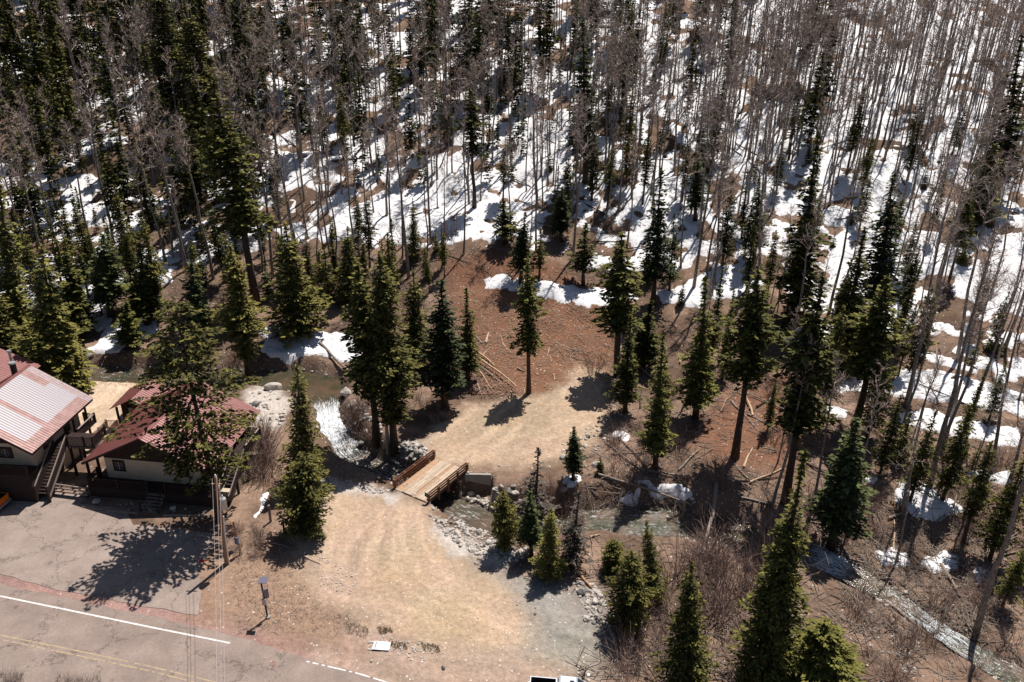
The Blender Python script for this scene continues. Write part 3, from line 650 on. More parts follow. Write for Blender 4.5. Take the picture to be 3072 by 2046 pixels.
ASP.append(twig_tree(310, 20, .45, 1.8, 20, 6, .15, mats=('pale_bark', 'pale_bark')))
def willow(seed, h, spread, ns, wd=.022):
    r = np.random.default_rng(seed); mb = MB()
    for k in range(ns):
        az = r.uniform(0, 6.28); rr_ = r.uniform(0, .35) * spread; p = Vector((math.cos(az) * rr_, math.sin(az) * rr_, -.1)); L_ = h * r.uniform(.55, 1.1)
        d = Vector((math.cos(az) * r.uniform(.1, .75), math.sin(az) * r.uniform(.1, .75), 1)).normalized(); pts = [p]
        for j in range(4):
            d = (d + Vector(r.normal(0, .12, 3))).normalized(); pts.append(pts[-1] + d * L_ / 4)
        mb.tube(pts, [wd, wd * .8, wd * .6, wd * .45, wd * .25], 3, False)
        for t in range(6):
            g = r.uniform(1, 4) - .01; i = int(g); a = pts[i].lerp(pts[i + 1], g - i); d2 = (d + Vector(r.normal(0, .5, 3))).normalized(); e_ = a + d2 * L_ * r.uniform(.12, .35)
            s = d2.cross(Vector(r.normal(0, 1, 3))).normalized() * wd * .45; mb.quad(a - s, a + s, e_ + s * .5, e_ - s * .5)
    return mb.mesh('bare_stems', MT['twig'])
WIL = [willow(400 + i, h, s, n) for i, (h, s, n) in enumerate([(2.6, 2.0, 34), (3.2, 2.2, 40), (1.8, 1.6, 30), (2.2, 2.6, 36)])]

# ------------------------------------------------------------------ placing trees
TREES = []                                                      # (object, kind word, base px, base py, height)
def place_tree(key, p, h, lean=0.0, wscale=None, label=None, group=None, cat='tree', name=None, rz=None, lean_y=0.0):
    if key == 'aspen':
        i = random.randrange(7); tm, cm, h0 = ASP[i]
    elif isinstance(key, tuple): tm, cm, h0 = ASP[key[1]]
    else: cm, tm, h0, _ = PROTO[key]
    nm = name or ('aspen_tree' if key == 'aspen' or isinstance(key, tuple) else 'spruce_tree')
    o = obj(nm, None, loc=p); s = h / h0; ws = wscale if wscale else s
    o.scale = (ws, ws, s)
    o.rotation_euler = Matrix.Rotation(lean, 3, 'Y').to_euler()
    o.rotation_euler = (Matrix.Rotation(lean, 3, 'Y') @ Matrix.Rotation(lean_y, 3, 'X') @ Matrix.Rotation(random.uniform(0, 6.28) if rz is None else rz, 3, 'Z')).to_euler()
    obj('trunk', tm, o); obj('crown', cm, o)
    px, py = project(p[0], p[1], p[2])
    tag(o, label, cat, group)
    TREES.append([o, nm, float(px), float(py), h, label is None])
    return o
def tree_px(key, bx, by, tx, ty, width=None, **k):
    """tree standing at the ground point seen at (bx, by), tip seen at (tx, ty); width = crown width in picture pixels"""
    p = on_ground(bx, by); a, b, c = ray(tx, ty); t = p.y / b
    dx = a * t - p.x; h = CAM_H + c * t - p.z
    ws = None
    if width and not isinstance(key, tuple) and key != 'aspen':
        zc = CAM_H - p.z - h * .5; dep = p.y * cp_ + zc * sp_
        ws = (1.18 if key in ('spruce_c', 'spruce_d') else 1.0 if key in ('spruce_f', 'spruce_h', 'big_fir', 'bushy', 'near_c', 'near_a') else 1.1 if key in ('near_b', 'spruce_b') else 1.38) * (width / FPX * dep / 2) / PROTO[key][3]
    return place_tree(key, p, h, lean=math.atan2(dx, h), wscale=ws, **k)
D = 1.305
HERO = [  # key, base x,y, tip x,y, crown width (all in 2354-wide picture pixels), label
 ('spruce_c', 1217, 905, 1212, 590, 66, 'narrow green spruce standing alone at the lower end of the long log pile'),
 ('spruce_b', 1021, 940, 1015, 640, 118, 'dark spruce with pale bare lower trunk left of the log pile'),
 ('spruce_a', 1075, 876, 1072, 665, 66, 'slim spruce standing right behind the stacked log pile'),
 ('spruce_f', 908, 1035, 872, 580, 150, 'big olive green spruce rising beside the rapids above the bridge'),
 ('spruce_c', 870, 1015, 820, 600, 110, 'ragged dark spruce left of the big olive spruce by the rapids'),
 ('spruce_e', 955, 850, 950, 620, 84, 'green spruce between the big olive spruce and the log pile'),
 ('spruce_f', 572, 872, 528, 560, 112, 'spruce leaning over the stream behind the second red roof'),
 ('spruce_e', 690, 768, 655, 512, 118, 'full spruce standing on the snowbank above the still pool'),
 ('near_b', 700, 1105, 683, 838, 108, 'dark pointed spruce between the lodge and the white falls'),
 ('near_c', 700, 1225, 702, 1040, 130, 'bushy bright green fir in front of the dark pointed spruce'),
 ('big_fir', 505, 1195, 398, 685, 235, 'large irregular fir leaning over the red roofed lodge'),
 ('spruce_e', 138, 880, 95, 560, 120, 'tall spruce behind the far corner of the faded metal roof'),
 ('spruce_e', 150, 890, 128, 700, 110, 'low bright green fir touching the back of the faded roof'),
 ('spruce_a', 42, 850, -6, 400, 110, 'tall dark spruce at the very left edge of the clearing'),
 ('spruce_e', 20, 880, -30, 640, 120, 'spruce cut by the left edge just above the stove pipe'),
 ('spruce_b', 255, 725, 235, 535, 92, 'dark green spruce standing over the melting snow chute'),
 ('spruce_a', 180, 770, 150, 575, 100, 'spruce on the left bank just above the brown stream'),
 ('spruce_c', 590, 700, 487, 175, 118, 'tallest old spruce with long trunk in the left forest'),
 ('spruce_d', 1090, 478, 1080, 200, 60, 'old spruce with thick red brown trunk above the snow strip'),
 ('spruce_c', 1415, 865, 1430, 530, 96, 'ragged spruce on the right edge of the chip covered clearing'),
 ('spruce_b', 1197, 650, 1207, 488, 60, 'small dark spruce on the snow strip behind the clearing'),
 ('spruce_g', 1240, 640, 1243, 525, 32, 'thin young spruce just above the snow strip'),
 ('spruce_g', 1340, 655, 1347, 512, 54, 'sparse young spruce on the bare patch between two snow strips'),
 ('spruce_a', 1436, 950, 1450, 722, 66, 'slim spruce in front of the ragged clearing edge spruce'),
 ('spruce_a', 1478, 850, 1497, 688, 78, 'dark dense spruce just right of the upper track end'),
 ('spruce_b', 1502, 700, 1520, 385, 82, 'tall dark spruce on the snow right of the clearing'),
 ('spruce_a', 1598, 965, 1622, 640, 92, 'green spruce with bare foot amid brush right of the track'),
 ('spruce_a', 1506, 1075, 1525, 765, 76, 'narrow spruce right of the upper track bend'),
 ('spruce_d', 1690, 1055, 1745, 618, 118, 'tall spruce on a long bare leaning trunk in the brown flat'),
 ('spruce_a', 1826, 742, 1882, 308, 118, 'large full spruce standing on snow right of the clearing'),
 ('spruce_b', 1733, 600, 1747, 405, 60, 'dark spruce in the snow left of the large full spruce'),
 ('spruce_b', 1598, 505, 1606, 350, 60, 'dark spruce on the open snow above the clearing'),
 ('spruce_c', 1803, 1150, 1893, 628, 120, 'long crowned spruce leaning right over the brown flat'),
 ('spruce_c', 1968, 980, 2042, 632, 108, 'spruce with bare trunk between two snow patches on the right'),
 ('spruce_a', 1930, 830, 1990, 520, 100, 'dark spruce behind the bare trunk spruce on the right'),
 ('spruce_b', 2010, 760, 2055, 395, 105, 'dark tall spruce in the right snowfield'),
 ('near_a', 1745, 1585, 1852, 1035, 215, 'giant near spruce leaning right along the lower edge'),
 ('spruce_b', 1910, 1255, 1972, 958, 130, 'dark blue green spruce above the lower right rapids'),
 ('near_b', 1580, 1590, 1592, 1288, 135, 'bright fir cut by the bottom edge left of the giant spruce'),
 ('near_c', 1448, 1445, 1452, 1268, 112, 'dense green fir on the right edge of the gravel pullout'),
 ('near_b', 1500, 1385, 1486, 1198, 74, 'pointed fir rising behind the dense fir by the gravel'),
 ('bushy', 1407, 1318, 1410, 1240, 66, 'small round green fir beside the splintered stump'),
 ('wide_fir', 1880, 1610, 1900, 1425, 178, 'broad dark green fir at the lower edge near the rapids'),
 ('bushy', 1163, 1262, 1157, 1128, 76, 'small round crowned fir beside the stream on a bare stem'),
 ('dead', 1228, 1230, 1238, 1030, 70, 'half dead fir with a bare spike top by the stream'),
 ('spruce_b', 1222, 1275, 1218, 1125, 62, 'blue green fir in the clump beside the gravel pullout'),
 ('near_b', 1262, 1325, 1268, 1168, 78, 'bright fir at the front of the clump by the gravel'),
 ('dead', 1312, 1305, 1332, 1130, 60, 'grey dead fir at the right end of the streamside clump'),
 ('spruce_b', 1318, 1100, 1320, 980, 50, 'small green spruce on the rocky bank right of the bridge'),
 ('young_a', 1380, 1090, 1380, 1052, 20, 'tiny dark fir on the rocky bank right of the bridge'),
 ('young_b', 1485, 650, 1488, 560, 36, 'young sparse fir at the snow edge right of the strip'),
 ('spruce_g', 1160, 560, 1158, 462, 56, 'grey sparse young fir on open snow above the clearing'),
 ('spruce_b', 1290, 555, 1292, 430, 58, 'dark young fir in a hollow of the snow above the strip'),
 ('young_a', 1195, 575, 1200, 530, 26, 'tiny fir on the bright snow above the clearing'),
 ('spruce_a', 340, 745, 320, 560, 90, 'spruce behind the crown of the large leaning fir'),
 ('spruce_b', 455, 800, 440, 600, 80, 'shaded spruce between the leaning fir and the stream spruce'),
 ('spruce_a', 300, 800, 290, 690, 66, 'small spruce at the edge of the melting snow chute'),
 ('spruce_e', 800, 690, 800, 520, 62, 'spruce at the forest foot left of the big olive spruce'),
 ('young_b', 735, 640, 733, 580, 34, 'small dark fir on bare soil above the snowbank'),
 ('spruce_b', 1345, 420, 1340, 40, 84, 'tall dark spruce high on the snow behind the clearing'),
 ('spruce_b', 1085, 240, 1065, -30, 86, 'tall dark spruce near the top edge above the centre'),
 ('spruce_f', 470, 330, 435, 20, 120, 'tall olive spruce near the top edge left of centre'),
 ('spruce_f', 400, 300, 365, -60, 100, 'olive spruce at the top edge left of centre'),
 ('spruce_a', 560, 190, 540, -90, 90, 'dark spruce at the top edge beside the olive spruces'),
 ('spruce_a', 2290, 460, 2350, 75, 100, 'dark pointed spruce at the upper right edge'),
 ('spruce_e', 2240, 520, 2290, 330, 80, 'dark spruce in front of the pointed one at right edge'),
]
for k, bx, by, tx, ty, wd, lb in HERO:
    tree_px(k, bx * D, by * D, tx * D, ty * D, wd * D, label=lb, group='conifers picked out around the clearing and buildings')
HA = [(892, 1035, 855, 590, 0, 'dead white aspen leaning against the big olive spruce by rapids', 7), (1078, 470, 1060, 150, 1, 'aspen beside the thick red brown trunk', 2),
 (627, 640, 560, 250, 1, '', 1), (2140, 1110, 2300, 520, 3, 'dark leaning aspen rooted in the lower right snow patch', 3), (2280, 1085, 2400, 640, 1, '', 1), (2085, 940, 2210, 430, 3, '', 3),
 (2190, 960, 2300, 560, 1, '', 0), (1905, 720, 1960, 330, 1, '', 1), (2245, 1450, 2420, 780, 3, '', 3), (2060, 1290, 2115, 960, 4, '', 4), (1745, 640, 1790, 240, 1, '', 1),
 (1595, 660, 1660, 230, 0, '', 0), (1635, 680, 1680, 270, 2, '', 2), (940, 640, 905, 220, 0, '', 0), (1500, 520, 1525, 180, 1, '', 1), (990, 560, 970, 170, 4, '', 4), (1235, 480, 1240, 90, 1, '', 1),
 (430, 620, 340, 180, 0, '', 0), (490, 640, 420, 260, 3, '', 3), (260, 560, 190, 130, 2, '', 2), (680, 560, 630, 190, 1, '', 1), (2130, 760, 2260, 280, 0, '', 0), (2200, 830, 2330, 350, 1, '', 1), (2310, 800, 2440, 380, 3, '', 3)]
for bx, by, tx, ty, v, lb, i in HA:
    tree_px(('a', i), bx * D, by * D, tx * D, ty * D, label=lb or None, group='bare aspens')
# forest fill: densities drawn over the picture, rooted on the slope
hero_xy = [(t[0].location.x, t[0].location.y) for t in TREES]
taken = list(hero_xy)
def free(p, dmin):
    return all((p.x - q[0]) ** 2 + (p.y - q[1]) ** 2 > dmin * dmin for q in taken)
NOTREE = [gp((1380, 780), (1500, 735), (1700, 800), (1900, 900), (1880, 1200), (1700, 1500), (1200, 1500), (1230, 1300), (1330, 1190), (1400, 1120)),
          gp((-100, 1080), (700, 1100), (1080, 1000), (1080, 1500), (800, 2046), (-400, 2046))]
def blocked(p, px, py):
    for pl in NOTREE:
        if polymask(pl, np.array([p.x]), np.array([p.y]), .05)[0] > .5: return True
    return bool(brook(np.array([p.x]), np.array([p.y]))[0][0] < 3.2)
def lerp_tab(x, tab):
    return float(np.interp(x, [t[0] for t in tab], [t[1] for t in tab]))
def aspen_density(px, py):
    foot = lerp_tab(px, [(0, 900), (400, 960), (700, 900), (1050, 860), (1300, 790), (1600, 760), (1900, 860), (2150, 1050), (2600, 1350), (3072, 1700)])
    if py > foot: return 0
    d = .55
    if px > 1900 and py < 720: d = 1.15 + .5 * (px > 2350) * (py < 500)
    elif 850 < px <= 1900: d = .95 if py < 620 else .8
    elif px <= 850: d = .6
    if px > 2100 and py > 700: d = .75
    return d
def fill(n, dens, keyf, hf, dmin, tries, group, pyr, pxr=(-120, 3190)):
    got = 0
    for _ in range(tries):
        if got >= n: break
        px = random.uniform(*pxr); py = random.uniform(*pyr)
        if random.random() * 1.7 > dens(px, py): continue
        p = on_ground(px, py)
        if p is None or not free(p, dmin) or blocked(p, px, py): continue
        k = keyf(px, py); taken.append((p.x, p.y))
        place_tree(k, p, hf(px, py, k), lean=random.gauss(0, .02), lean_y=random.gauss(0, .02), group=group); got += 1
    return got
def con_density(px, py):
    foot = lerp_tab(px, [(0, 1060), (300, 1060), (500, 1000), (700, 960), (1050, 960), (1300, 830), (1600, 760), (1900, 900), (2300, 1150), (2600, 1500), (3072, 1900)])
    if py > foot: return 0
    if px < 1000: return 1.7 if px < 700 else 1.1
    if px < 2000: return .75 if py < 600 else .6
    if py < 420: return .2
    return 1.0
def con_key(px, py):
    if px < 700 and py > 560: return random.choice(['spruce_e', 'spruce_i', 'young_b', 'young_c', 'spruce_a', 'spruce_h', 'spruce_g', 'young_a'])
    if py < 330: return random.choice(['spruce_a', 'spruce_f', 'spruce_c', 'spruce_b', 'spruce_g', 'young_b'])
    return random.choice(['young_a', 'young_b', 'young_c', 'spruce_g', 'spruce_h', 'spruce_i', 'spruce_c', 'spruce_h', 'spruce_a', 'spruce_i'])
def con_h(px, py, k):
    if k.startswith('young'): return random.uniform(1.8, 7.0)
    if k == 'spruce_g': return random.uniform(6, 12)
    return random.uniform(8, 15) if py > 330 else random.uniform(13, 22)
fill(14, lambda a, b: 1.7, lambda a, b: 'aspen', lambda a, b, k: random.uniform(14, 21), 1.6, 900, 'bare aspens', (690, 830), (800, 1330))
fill(20, lambda a, b: 1.7, lambda a, b: random.choice(['spruce_h', 'spruce_i', 'young_b', 'young_c', 'spruce_g', 'spruce_e']), lambda a, b, k: random.uniform(3, 10), 1.8, 900, 'forest conifers', (700, 900), (800, 1360))
fill(16, lambda a, b: 1.7, lambda a, b: random.choice(['spruce_h', 'spruce_c', 'spruce_i', 'spruce_a', 'spruce_g']), lambda a, b, k: random.uniform(8, 16), 2.0, 900, 'forest conifers', (820, 1350), (1900, 2750))
fill(16, lambda a, b: 1.7, lambda a, b: 'aspen', lambda a, b, k: random.uniform(10, 20), 1.8, 900, 'bare aspens', (900, 1700), (2050, 3060))
na = fill(246, aspen_density, lambda a, b: 'aspen', lambda a, b, k: random.uniform(16, 24) if random.random() < .8 else random.uniform(9, 15), 1.3, 9000, 'bare aspens', (170, 1400))
nc_ = fill(200, con_density, con_key, con_h, 1.5, 9000, 'forest conifers', (230, 1900))
# the rest of the aspen wood, past the nearest three hundred: one mass of bare trunks and twigs
far_lib = [twig_tree(500 + i, h, c0, spd, 16, 11, r0, .07, low=2, sub_=1) for i, (h, c0, spd, r0) in enumerate([(20, .62, 2.3, .12), (22, .66, 2.5, .13), (18, .60, 2.0, .10)])]
def raw(me):
    V = np.empty(len(me.vertices) * 3, np.float32); me.vertices.foreach_get('co', V); V = V.reshape(-1, 3)
    return V, [tuple(p.vertices) for p in me.polygons]
libr = [(raw(a), raw(b_)) for a, b_, h in far_lib]
VV = []; FF = []; MI = []; off = 0; got = 0
for _ in range(16000):
    if got >= 980: break
    px = random.uniform(-100, 3250); py = random.uniform(-160, 640)
    dd = (3.2 if px > 2250 and py < 430 else 2.0 if px > 2100 and py < 520 else 1.0 if px > 1800 else .62 if px > 700 else .4) * (1 if py < 420 else .6)
    if random.random() * 1.6 > dd: continue
    p = on_ground(px, py)
    if p is None or not free(p, .8): continue
    taken.append((p.x, p.y)); got += 1
    s = random.uniform(.8, 1.15); a = random.uniform(0, 6.28); ca, sa = math.cos(a) * s, math.sin(a) * s
    for (V, Fs), mi in zip(random.choice(libr), (0, 1)):
        W2 = np.stack([V[:, 0] * ca - V[:, 1] * sa + p.x, V[:, 0] * sa + V[:, 1] * ca + p.y, V[:, 2] * s + p.z], 1); VV.append(W2)
        FF += [tuple(off + i for i in f) for f in Fs]; MI += [mi] * len(Fs); off += len(V)
me = bpy.data.meshes.new('far_aspen_wood'); me.from_pydata(np.concatenate(VV).tolist(), [], FF); me.materials.append(MT['aspen_bark']); me.materials.append(MT['aspen_twig']); me.polygons.foreach_set('material_index', MI); me.update()
tag(obj('far_aspen_wood', me), 'dense bare aspen wood covering the upper slope beyond the nearer trees', 'wood', kind='stuff')
# conifers past the three hundred that show largest: one mass of small dark crowns deep in the wood
V0, F0, T0, _ = conifer(77, 9, .12, 1.35, shape='spire', ragged=.45, tuft=.30, levels=20, dens=.7, gap=.2)
V1, F1, T1, _ = conifer(78, 18, .2, 1.7, shape='column', ragged=.5, tuft=.34, levels=34, dens=.7, gap=.2)
VV = []; FF = []; TT = []; off = 0; g2_ = 0
for _ in range(26000):
    if g2_ >= 760: break
    px = random.uniform(-150, 2600); py = random.uniform(-140, 820) if px < 900 else random.uniform(-140, 560)
    if px < 1000 and py > 400 and random.random() < .6: continue
    if random.random() > (.95 if px < 800 else .33 if px < 1900 else .12): continue
    p = on_ground(px, py)
    if p is None or not free(p, .9) or blocked(p, px, py): continue
    taken.append((p.x, p.y)); g2_ += 1
    big = random.random() < (.8 if py < 300 else .3); V, F_, T_ = (V1, F1, T1) if big else (V0, F0, T0); s = random.uniform(.7, 1.2) if big else random.uniform(.3, 1.0); a = random.uniform(0, 6.28); ca, sa = math.cos(a) * s, math.sin(a) * s
    VV.append(np.stack([V[:, 0] * ca - V[:, 1] * sa + p.x, V[:, 0] * sa + V[:, 1] * ca + p.y, V[:, 2] * s + p.z - .2], 1)); FF.append(F_ + off); TT.append(np.clip(T_ + random.uniform(-.15, .1), 0, 1)); off += len(V)
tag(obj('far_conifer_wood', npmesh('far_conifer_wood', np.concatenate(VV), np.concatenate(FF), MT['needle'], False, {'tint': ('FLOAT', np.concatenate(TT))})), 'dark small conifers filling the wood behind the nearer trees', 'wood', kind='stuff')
print('TREES', na, nc_, got, g2_, 'far', len(FF) and off)
# ------------------------------------------------------------------ footbridge-width timber road bridge
def frame_thing(name, label, cat, O, ang, group=None):
    return thing(name, label, cat, (O[0], O[1], O[2] if len(O) > 2 else 0), ang, group)
NL, NR, FL = (Vector(G(*p)[:2]) for p in ((1184, 1468), (1283, 1508), (1303, 1378)))
vv = (FL - NL); BLEN = vv.length + .2; bang = math.atan2(vv.y, vv.x) - math.pi / 2; BW = (NR - NL).length
br = frame_thing('timber_bridge', 'new timber plank bridge with red brown railings over the stream', 'bridge', (NL.x, NL.y, 0), bang)
pl = MB().box(0, BW, 0, .192, 0, .09).mesh('plank', MT['lumber_edge']); npk = int(BLEN / .205)
plw = MB().box(0, BW, 0, .192, 0, .09).mesh('plank', MT['lumber_worn'])
for i in range(npk):
    obj('plank', pl if (i * 7) % 5 else plw, br, (random.uniform(-.03, .03), i * .205, -.02 + random.uniform(-.006, .006)))
for x0 in (BW * .22, BW * .635):
    for j in range(4):
        cut = random.uniform(2.5, BLEN - 2.5)
        for ya, yb in ((0.02, cut - .01), (cut + .01, BLEN - .05)):
            obj('runner_board', MB().box(x0 + j * .335, x0 + j * .335 + .325, ya, yb, .074, .13 + random.uniform(0, .012)).mesh('runner_board', MT['lumber' if (j + int(ya > 1)) % 3 else 'lumber_worn']), br)
for x in (.4, BW / 2, BW - .4):
    obj('girder', MB().box(x - .12, x + .12, .05, BLEN - .05, -.6, -.025).mesh('girder', MT['black']), br)
for sx in (-.10, BW + .10):
    ps = MB().box(-.09, .09, -.09, .09, -.55, 1.08).mesh('post', MT['redwood'])
    ny_ = 5
    for i in range(ny_): obj('post', ps, br, (sx, .15 + i * (BLEN - .3) / (ny_ - 1), 0))
    off_ = .12 if sx > 0 else -.12
    for z in (.30, .62, .94):
        s_ = -1 if sx > 0 else 1
        obj('rail', MB().box(sx + s_ * .095, sx + s_ * .155, 0, BLEN, z, z + .16).mesh('rail', MT['redwood']), br)
        obj('rail', MB().box(sx - s_ * .095, sx - s_ * .155, 0, BLEN, z, z + .16).mesh('rail', MT['redwood']), br)
rf = MB().box(BW - .25, BW + .15, -.03, .03, .75, 1.2); obj('marker_plate', rf.mesh('marker_plate', mat('green_marker', (.06, .12, .07))), br)
ab = frame_thing('bridge_abutment', 'concrete abutment and wing walls carrying the plank bridge', 'abutment', (NL.x, NL.y, 0), bang)
obj('far_wall', MB().box(-.6, BW + .5, BLEN - .35, BLEN + .05, -3.2, -.62).mesh('wall', MT['concrete']), ab).name = 'abutment_wall'
obj('abutment_wall', MB().box(-.6, BW + .5, -.05, .35, -3.2, -.62).mesh('wall', MT['concrete']), ab)
def to_local(px, py, z): 
    g = G(px, py, z); d = Vector((g[0] - NL.x, g[1] - NL.y)); c, s = math.cos(bang), math.sin(bang); return Vector((d.x * c + d.y * s, -d.x * s + d.y * c, z))
def wing(a, b, zt, zb, zt2=None):
    a2 = Vector((a.x, a.y, 0)); b2 = Vector((b.x, b.y, 0)); d = (b2 - a2).normalized(); n = Vector((-d.y, d.x, 0)) * .14; zt2 = zt if zt2 is None else zt2
    P = [a2 - n, b2 - n, b2 + n, a2 + n]
    return MB().hexa([(p.x, p.y, zb) for p in P] + [(P[0].x, P[0].y, zt), (P[1].x, P[1].y, zt2), (P[2].x, P[2].y, zt2), (P[3].x, P[3].y, zt)]).mesh('wing_wall', MT['concrete'])
obj('wing_wall', wing(to_local(1395, 1421, -.02), to_local(1473, 1423, -.02), .0, -2.9), ab)
obj('wing_wall', wing(to_local(1296, 1522, -.1), to_local(1322, 1562, -.35), .05, -2.9, -.2), ab)
obj('wing_wall', wing(to_local(1132, 1470, -.05), to_local(1178, 1474, -.05), .0, -2.6), ab)
obj('wing_wall', wing(to_local(1270, 1352, -.05), to_local(1292, 1378, -.05), .02, -2.6), ab)

# ------------------------------------------------------------------ buildings
def roof_slope(parent, e0, e1, r0, r1, n, m, thick=.05, worn=None, ns=14):
    """standing-seam roof: one object per metal panel; e = eave ends, r = ridge ends"""
    e0, e1, r0, r1 = map(Vector, (e0, e1, r0, r1)); nrm = (e1 - e0).cross(r0 - e0).normalized()
    if nrm.z < 0: nrm = -nrm
    for i in range(n):
        fa, fb = i / n, (i + 1) / n
        ea, eb, ra, rb = e0.lerp(e1, fa), e0.lerp(e1, fb), r0.lerp(r1, fa), r0.lerp(r1, fb)
        k = ns if worn else 1; V = []; F = []; Wn = []
        rib = .016
        for j in range(k + 1):
            t = j / k; a = ea.lerp(ra, t); b_ = eb.lerp(rb, t); d = (b_ - a).normalized()
            sec = [a + nrm * .0, a + nrm * rib, a + d * .035 + nrm * rib, a + d * .05, a.lerp(b_, .5) + nrm * .008, b_ - d * .003, b_ - d * .003 - nrm * thick, a - nrm * thick]
            V += [tuple(q) for q in sec]
            if worn: Wn += [worn((fa + fb) / 2, 1 - t)] * 8
        for j in range(k):
            for q in range(8): F.append((j * 8 + q, j * 8 + (q + 1) % 8, (j + 1) * 8 + (q + 1) % 8, (j + 1) * 8 + q))
        F += [tuple(range(8)), tuple(k * 8 + q for q in reversed(range(8)))]
        me = bpy.data.meshes.new('roof_panel'); me.from_pydata(V, [], F); me.materials.append(m)
        if worn:
            a = me.attributes.new('worn', 'FLOAT', 'POINT'); a.data.foreach_set('value', Wn)
        obj('roof_panel', me, parent)
def window(parent, x0, x1, z0, z1, y, nx=2, nz=2, face='y', frame='darkwood', s=-1):
    """casement with frame, panes and bars standing proud of a wall; s: outward direction along the face axis"""
    def bx(mb, a0, a1, b0, b1, d0, d1):
        lo_, hi_ = min(y + s * d0, y + s * d1), max(y + s * d0, y + s * d1)
        return mb.box(a0, a1, lo_, hi_, b0, b1) if face == 'y' else mb.box(lo_, hi_, a0, a1, b0, b1)
    w_ = .13; mb = MB()
    for a in ((x0 - w_, x1 + w_, z1, z1 + w_ * 1.4), (x0 - w_, x1 + w_, z0 - w_, z0), (x0 - w_, x0, z0, z1), (x1, x1 + w_, z0, z1)): bx(mb, *a, .002, .10)
    fr = obj('window', mb.mesh('window', MT[frame]), parent)
    mg = MB()
    for i in range(1, nx): 
        x = x0 + (x1 - x0) * i / nx; bx(mg, x - .04, x + .04, z0, z1, .045, .085)
    for i in range(nx * 3):
        x = x0 + (x1 - x0) * (i + .5) / (nx * 3); bx(mg, x - .008, x + .008, z0, z1, .045, .07)
    for i in range(1, nz):
        z = z0 + (z1 - z0) * i / nz; bx(mg, x0, x1, z - .012, z + .012, .071, .078)
    obj('glazing_bars', mg.mesh('glazing_bars', MT['railcap']), fr)
    for i in range(nx):
        obj('pane', bx(MB(), x0 + (x1 - x0) * i / nx + .045, x0 + (x1 - x0) * (i + 1) / nx - .045, z0 + .005, z1 - .005, .02, .035).mesh('pane', MT['glass']), fr)
def boards(parent, name, x0, x1, y0, y1, z0, z1, n, axis, m='darkwood', gap=.02):
    """a run of separate boards; axis: direction along which they are set side by side"""
    for i in range(n):
        a, b_ = i / n, (i + 1) / n; g = gap / 2; B = [x0, x1, y0, y1, z0, z1]; k = 'xyz'.index(axis) * 2; lo_, hi_ = B[k], B[k + 1]
        B[k] = lo_ + (hi_ - lo_) * a + g; B[k + 1] = lo_ + (hi_ - lo_) * b_ - g
        obj(name, MB().box(*B).mesh(name, MT[m]), parent)
def railing(parent, pts, h, every=.16, post=True, m='darkwood', cap='railcap'):
    r_ = MB()
    for a, b_ in zip(pts, pts[1:]):
        a, b_ = Vector(a), Vector(b_); up1 = Vector((0, 0, h))
        c_ = obj('rail_cap', MB().bar(a + up1, b_ + up1, .12, .06).mesh('rail_cap', MT[cap]), parent)
        obj('lower_rail', MB().bar(a + Vector((0, 0, .12)), b_ + Vector((0, 0, .12)), .06, .08).mesh('lower_rail', MT[m]), parent)
        n = max(2, int((b_ - a).length / every)); bm_ = MB()
        for i in range(1, n):
            p = a.lerp(b_, i / n); bm_.box(p.x - .025, p.x + .025, p.y - .025, p.y + .025, p.z + .163, p.z + h - .04)
        o = obj('balusters', bm_.mesh('balusters', MT[m]), parent); o['kind'] = 'stuff'
    if post:
        for p in pts: obj('post', MB().box(p[0] - .09, p[0] + .09, p[1] - .09, p[1] + .09, p[2] - .05, p[2] + h + .14).mesh('post', MT[m]), parent)

# --- lodge (right): x to the right, y away from the road, z up; roof eaves at z 3.8, ridge 7.15
OB = G(243, 1388, 3.8); LA = R(-6.5)
lodge = frame_thing('lodge', 'cream lodge with steep red seamed metal roof beneath the big irregular fir', 'building', (OB[0], OB[1], 0), LA)
W0, W1, Y0, Y1, XC, EZ, RZ = 0, 13.1, 0, 12.1, 6.5, 3.8, 7.15
roof_slope(lodge, (W0, Y0, EZ), (W0 - .6, Y1, EZ), (XC, Y0, RZ), (XC, Y1, RZ), 38, MT['roof_red'])
roof_slope(lodge, (W1, Y0, EZ), (W1, Y1, EZ), (XC, Y0, RZ), (XC, Y1, RZ), 38, MT['roof_red'])
obj('ridge_cap', MB().hexa([(XC - .22, Y0 - .02, RZ - .05), (XC + .22, Y0 - .02, RZ - .05), (XC + .22, Y1, RZ - .05), (XC - .22, Y1, RZ - .05), (XC - .03, Y0 - .02, RZ + .09), (XC + .03, Y0 - .02, RZ + .09), (XC + .03, Y1, RZ + .09), (XC - .03, Y1, RZ + .09)]).mesh('ridge_cap', MT['roof_red']), lodge)
for xa, za, xb, zb in ((W0, EZ, XC, RZ), (W1, EZ, XC, RZ)):
    obj('barge_board', MB().bar((xa, Y0 + .04, za - .17), (xb, Y0 + .04, zb - .17), .06, .22).mesh('barge_board', MT['darkwood']), lodge)
def wallbox(parent, x0, x1, y0, y1, z0, z1, m='stucco', name='wall'): return obj(name, MB().box(x0, x1, y0, y1, z0, z1).mesh(name, MT[m]), parent)
wx0, wx1, wy0, wy1 = 1.3, 12.0, 1.6, 11.2
wallbox(lodge, wx0, wx1, wy0, wy0 + .25, 0, 3.72); wallbox(lodge, wx0, wx1, wy1 - .25, wy1, 0, 3.72)
wallbox(lodge, wx0, wx0 + .25, wy0 + .25, wy1 - .25, 0, 3.72); wallbox(lodge, wx1 - .25, wx1, wy0 + .25, wy1 - .25, 0, 3.72)
